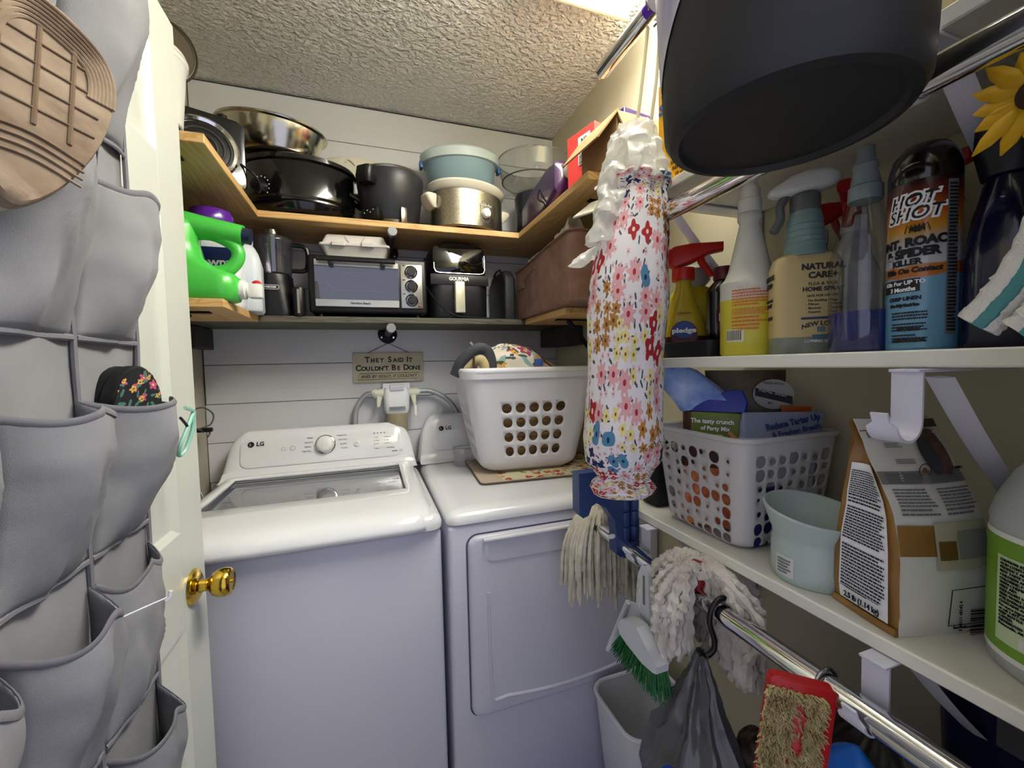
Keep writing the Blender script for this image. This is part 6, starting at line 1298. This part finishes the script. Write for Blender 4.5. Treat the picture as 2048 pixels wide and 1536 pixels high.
# black tool case with a yellow latch at the far end of the lower shelf
tcx = thing('tool_case', 'black tool case with yellow latches behind the dotted basket', 'case', (.715, .828, LZ), 0)
MB().box(-.085, .12, -.03, .03, 0, .13, .008, 2).make('case', BLACKM, tcx); MB().box(-.092, -.084, -.022, .022, .085, .115, .003).make('latch', mat('latch_yellow', '#c9c21a', .4), tcx); MB().box(-.092, -.084, -.012, .018, .04, .06, .003).make('latch', mat('latch_yellow', ''), tcx)
MB().tube(smooth_path([(-.04, 0, .128), (-.03, 0, .15), (.07, 0, .15), (.08, 0, .128)], 5), .006, 8).make('handle', BLACK, tcx)
# ------------------------------------------------------------------ below the lower shelf
RODX, RODZ = .549, .983 + RZ
NAVY = mat('stool_navy', '#2a4274', .4)
st = thing('folding_stool', 'dark blue folded plastic step stool hanging below the bag holder', 'stool', (.513, .822, .90), 0)
# side leg panel in the x-z plane with an arched cut-out
out = [(-.083, .205), (-.083, .115), (-.074, .104), (-.060, .108), (-.052, .128), (-.040, .134), (-.014, .118), (.008, .086), (.012, .050), (.012, .008), (.020, .0), (.030, .0), (.030, .205)]
MB().prism(out, 'y', -.016, .016).make('leg_panel', NAVY, st, smooth=25)
for c_, xx in ((0, .040), (1, .066)):
    for k in range(5): MB().lathe([(0, 0), (.0105, 0), (.0118, .002), (.0118, .033), (.0105, .035), (0, .035)], 18, c=(xx, -.006, -.006 + k * .0362)).make('hinge_knuckle', NAVY, st)
MB().box(.030, .078, -.002, .012, -.006, .20, .003).make('hinge_spine', NAVY, st)
MB().tube(smooth_path([(-.06, -.017, .175), (-.02, -.017, .15), (.02, -.017, .142)], 5), .003, 6).make('rib', NAVY, st)
MB().lathe([(0, -.018), (.009, -.018), (.010, -.016), (0, -.016)], 16, sx=.6, c=(-.002, 0, .052), axis='y').make('rubber_pad', WHITE, st)
# mop heads
MOPW = mat('mop_cotton', '#e0dbc6', .95, bump=(260, .6, .002), var=(30, '#c4bca8')); MOPC = mat('mop_chenille', '#dcd6cb', .95, bump=(200, .6, .002), var=(26, '#bdb4aa'))
def mop(name, label, loc, n, L0, L1, r_, spread, m, seed, bumps, hubm):
    t = thing(name, label, 'mop', loc); rn = random.Random(seed); b = MB()
    for k in range(n):
        a = rn.uniform(0, 2 * pi); e = rn.random(); L_ = rn.uniform(L0, L1); ox = cos(a) * spread[0] * (.35 + .65 * e); oy = sin(a) * spread[1] * (.35 + .65 * e); up = spread[2] * (1 - e) * rn.uniform(.6, 1)
        if bumps and oy < -.025: ox = abs(ox) * .7 + .012
        p0 = Vector((cos(a) * .012, sin(a) * .012, .0)); p1 = Vector((ox * .55, oy * .55, up + .012)); p2 = Vector((ox + rn.gauss(0, .008 if bumps else 0), oy + rn.gauss(0, .012 if bumps else 0), -L_ * .35)); p3 = Vector((ox * 1.08 + rn.gauss(0, .004), oy * 1.08 + rn.gauss(0, .004), -L_))
        P = smooth_path([p0, p1, p2, p3], 10 if not bumps else 13)
        R_ = [r_ * (1 + (.34 * sin(i * bumps + k) if bumps else .22 * sin(i * 2.3 + k))) for i in range(len(P))]; R_[-1] *= .6
        b.tube(P, R_, 6)
    b.make('cotton_strands', m, t, kind='stuff'); MB().lathe([(0, -.03), (.014, -.03), (.018, -.01), (.018, .012), (.01, .02), (0, .021)], 16).make('hub', hubm, t)
    return t
mop('string_mop', 'white cotton string mop head hanging under the blue stool', (.575, .955, .94), 210, .12, .225, .0045, (.105, .07, .03), MOPW, 3, 0, WHITE)
m2 = mop('chenille_mop', 'chunky off-white chenille mop head draped over the lower rod', (.555, .592, .962), 240, .06, .17, .0078, (.078, .108, .004), MOPC, 9, 1.5, mat('mop_hub_red', '#8a1c22', .4))
MB().lathe([(0, -.185), (.018, -.185), (.0195, -.18), (.0195, -.14), (0, -.14)], 20, c=(.055, -.045, 0)).make('handle_end', mat('mop_red', '#6e141d', .4), m2)
# dustpan and brush
dp = thing('dustpan', 'white plastic dustpan with a slotted handle hanging by the mops', 'dustpan', (.492, .66, .945), 0)
DPW = mat('dustpan_white', '#c9ccd0', .4)
hnd = [(.020, -.012), (.010, .006), (-.002, .010), (-.010, .002), (-.012, -.055), (-.012, -.10), (.030, -.088), (.026, -.04)]
MB().prism(hnd, 'x', 0, .010).make('handle', DPW, dp, smooth=30)
MB().box(-.0008, .0005, .000, .006, -.07, -.012).make('slot', mat('slot_grey', '#75706c', .7), dp, smooth=0)
pan = [(.028, -.085), (.062, -.098), (.09, -.14), (.122, -.238), (.095, -.232), (-.06, -.225), (-.066, -.208), (-.016, -.085)]
MB().prism(pan, 'x', .006, .012).make('pan_floor', DPW, dp, smooth=30)
for a, c in (((.062, -.098), (.122, -.238)), ((-.016, -.085), (-.066, -.208))): MB().tube([(.004, *a), (-.008, *c)], .006, 8).make('pan_wall', DPW, dp)
br = thing('hand_brush', 'white hand brush with bright green bristles clipped to the dustpan', 'brush', (.466, .64, .82), 0)
hd = [(.058, .002), (.045, .022), (.02, .032), (-.004, .034), (-.03, .016), (-.062, -.002), (-.06, -.016), (-.05, -.020), (-.02, -.024), (.03, -.018), (.052, -.012)]
MB().prism(hd, 'x', -.012, .014).make('brush_head', DPW, br, smooth=30)
GB = mat('bristle_green', '#12712f', .5, var=(120, '#0a4a1c')); rn = random.Random(5); b = MB()
for k in range(420):
    u = rn.random(); x0 = rn.uniform(-.010, .012); a = Vector((x0, .052 - .11 * u, -.014 - .006 * sin(pi * u))); e = Vector((x0 * 1.6 + rn.gauss(0, .002), .078 - .145 * u + rn.gauss(0, .003), -.062 - .006 * sin(pi * u) + rn.gauss(0, .003))); b.tube([a, e], [.0013, .0009], 4)
b.make('bristles', GB, br, kind='stuff')
# black S hook and grey carrier bag
sh_ = thing('s_hook', 'black plastic S hook over the lower rod holding the grey bag', 'hook', (RODX, .53, RODZ), 0)
MB().tube(smooth_path([(.020, 0, -.006), (.018, 0, .016), (.0, 0, .026), (-.020, 0, .014), (-.026, 0, -.010), (-.020, -.004, -.038), (-.022, -.004, -.056), (-.036, 0, -.066), (-.046, .004, -.054)], 7), .0048, 10).make('hook', BLACK, sh_)
GBAG = thin_glass('grey_bag_film', (.35, .35, .36), .06, .22, .70, (.20, .20, .205))
gbg = thing('carrier_bag', 'grey translucent plastic carrier bag hanging from the black S hook', 'bag', (.512, .535, .86), 0)
def gsf(u, v):
    P = [(.0, .010, .012), (-.03, .016, .018), (-.08, .03, .036), (-.15, .05, .066), (-.21, .068, .098), (-.28, .075, .110), (-.36, .07, .105), (-.42, .05, .07)]
    k = min(v * 7, 6.999); i = int(k); t_ = k - i; z_, rx_, ry_ = [P[i][m] * (1 - t_) + P[i + 1][m] * t_ for m in range(3)]; a = 2 * pi * u
    f = 1 + (.22 * sin(9 * a + v * 3) * (1 - v)) + .1 * noise.noise(Vector((cos(a) * 2, sin(a) * 2, v * 4)))
    return (rx_ * cos(a) * f, ry_ * sin(a) * f + .028 * v, z_)
MB().grid(72, 48, gsf, closeu=True).crumple(.006, 26, 4).make('bag', GBAG, gbg, smooth=35)
MB().lathe([(0, -.02), (.012, -.016), (.016, 0), (.012, .018), (0, .022)], 20).warp(lambda c: (c.x - .078, c.y - .012, c.z - .19)).make('blue_bottle_cap', mat('cap_blue', '#1c3fae', .3), gbg)
# waste bin on the floor
wbn = thing('waste_bin', 'white plastic waste bin on the floor beside the dryer', 'bin', (.705, .945, 0), 0)
BINW = mat('bin_white', '#d4d6da', .4)
MB().loops([[(x, y, z_) for x, y in rrect(w_, d_, .05, 7)] for z_, w_, d_ in ((.0, .17, .16), (.004, .176, .166), (.39, .236, .220), (.394, .226, .210), (.012, .166, .156), (.010, .05, .05))]).make('bin', BINW, wbn, smooth=50)
MB().tube([(x, y, .394) for x, y in rrect(.236, .22, .05, 7)], .006, 8, True).make('rolled_rim', BINW, wbn)
# scrub brush pad in a red frame on a ring hook
sb_ = thing('scrub_pad', 'red framed scrubber with a shaggy beige pad hanging from the lower rod', 'scrubber', (.508, .362, .945), 0); sb_.rotation_euler = (0, radians(6), radians(-36))
RD = mat('scrub_red', '#b0161a', .35)
MB().loops([[(x, y, z_) for x, z_ in rrect(.076 - 2 * e, .20 - 2 * e, .010, 5, 0, -.105)] for y, e in ((.010, .002), (.008, 0), (-.004, 0), (-.006, .002))]).make('frame', RD, sb_)
SHG = mat('shaggy_beige', '#d2c394', .95, var=(60, '#ab9a66')); rn = random.Random(12); b = MB()
for k in range(2600):
    x = rn.uniform(-.040, .026); z_ = rn.uniform(-.20, -.018)
    if abs(x) < .006 and z_ > -.10 and z_ < -.03 and rn.random() < .9: continue
    if abs(x) < .012 and -.165 < z_ < -.13 and rn.random() < .9: continue
    d = Vector((x * 8 + rn.gauss(0, .45), -1, rn.gauss(-.15, .45))).normalized(); p = Vector((x, -.006, z_)); b.tube([p, p + d * rn.uniform(.006, .011)], [.0016, .0006], 4, cap=False)
b.make('shag_pile', SHG, sb_, kind='stuff', smooth=60)
rk = thing('ring_hook', 'steel open ring hook holding the red scrubber on the rod', 'hook', (RODX, .362, RODZ), 0)
MB().tube(smooth_path([(.016, 0, -.010), (.020, .0, .006), (.008, 0, .020), (-.010, 0, .018), (-.021, 0, .004), (-.030, 0, -.002), (-.036, 0, .0), (-.041, 0, .012)], 7), .0026, 8).make('hook', mat('hook_dark_steel', '#a5a5a8', .25, 1), rk)
# dark bags and boxes on the floor stack under the shelf
pt = thing('patterned_pouch', 'small brown pouch with a swirly print beside the scrubber', 'pouch', (.62, .505, .56), 0)
SWR = mat('swirl_print', '#7d6a58', .8, var=(60, '#2c211b'))
MB().loft([(0, .08, .10, .03), (.08, .085, .10, .03), (.125, .06, .075, .025), (.14, .02, .03, .009)], 6).crumple(.006, 26, 2).make('pouch', SWR, pt)
bb2 = thing('black_bag', 'large dark glossy bin bag bundle under the lower shelf', 'bag', (.69, .38, .402), 0); bb2.scale = (.80, 1, 1)
MB().lathe([(0, 0), (.085, .0), (.11, .05), (.115, .22), (.10, .31), (.07, .37), (.02, .405), (0, .407)], 48, sy=1.1).crumple(.02, 14, 6).crumple(.008, 40, 2).make('bag', mat('dark_bag_film', '#14110e', .3, var=(14, '#3a3630')), bb2)
blu = thing('blue_bag', 'bright blue plastic bag below the red scrubber', 'bag', (.575, .345, .62), 0)
MB().lathe([(0, 0), (.05, 0), (.06, .06), (.052, .15), (.03, .205), (.006, .225), (0, .226)], 32, sx=.7).crumple(.008, 22, 5).make('bag', mat('blue_bag_plastic', '#1767c4', .4), blu)
nvb = thing('navy_box', 'navy blue storage tote below the lower shelf with a grey label', 'tote', (.832, .245, .402), 0)
MB().loft([(0, .08, .20, .02), (.475, .092, .24, .02), (.485, .10, .25, .02), (.50, .10, .25, .02)], 4).make('tote', mat('tote_navy', '#141b3a', .4), nvb)
MB().box(-.0505, -.0485, -.02, .05, .42, .46).make('label', mat('tote_label', '#4d4d50', .6), nvb, smooth=0)
ft = thing('floor_tote', 'low storage crate on the floor supporting the bags under the shelf', 'crate', (.735, .38, 0), 0)
MB().loft([(0, .22, .36, .02), (.38, .26, .42, .02), (.385, .27, .43, .02), (.40, .27, .43, .02)], 4).make('crate', mat('crate_dark', '#26231f', .6), ft)
rg = MB().loops([[(x, y, z_) for x, y in rrect(.40 - 2 * e, .34 - 2 * e, .02, 4, .50, .90)] for z_, e in ((.0, .003), (.002, 0), (.007, 0), (.009, .004))])
tag(rg.make('floor_mat', mat('mat_blue', '#1d3c9a', .9, bump=(300, .5, .002)), None), 'blue floor mat in front of the dryer by the waste bin', 'mat')
# ------------------------------------------------------------------ repeats share a group phrase
GR = {'wooden_shelf': 'pine shelf boards', 'white_shelf': 'white wall shelves', 'rod_bracket': 'white rod brackets', 'closet_rod': 'chrome closet rods', 'spray_bottle': 'bottles on the middle white shelf',
      'treat_bag': 'treat bags in the dotted basket', 'grocery_bag': 'grocery bags in the flowered holder', 'plastic_bag': 'plastic bags in the fabric bin', 'shelf_bracket': 'black shelf brackets',
      'pipe_bracket': 'iron pipe brackets', 'shelf_cleat': 'shelf cleats', 'striped_towel': 'striped towel ends'}
for o in bpy.data.objects:
    if o.parent is None and o.get('category') and o.name.split('.')[0] in GR: o['group'] = GR[o.name.split('.')[0]]
flush_text()
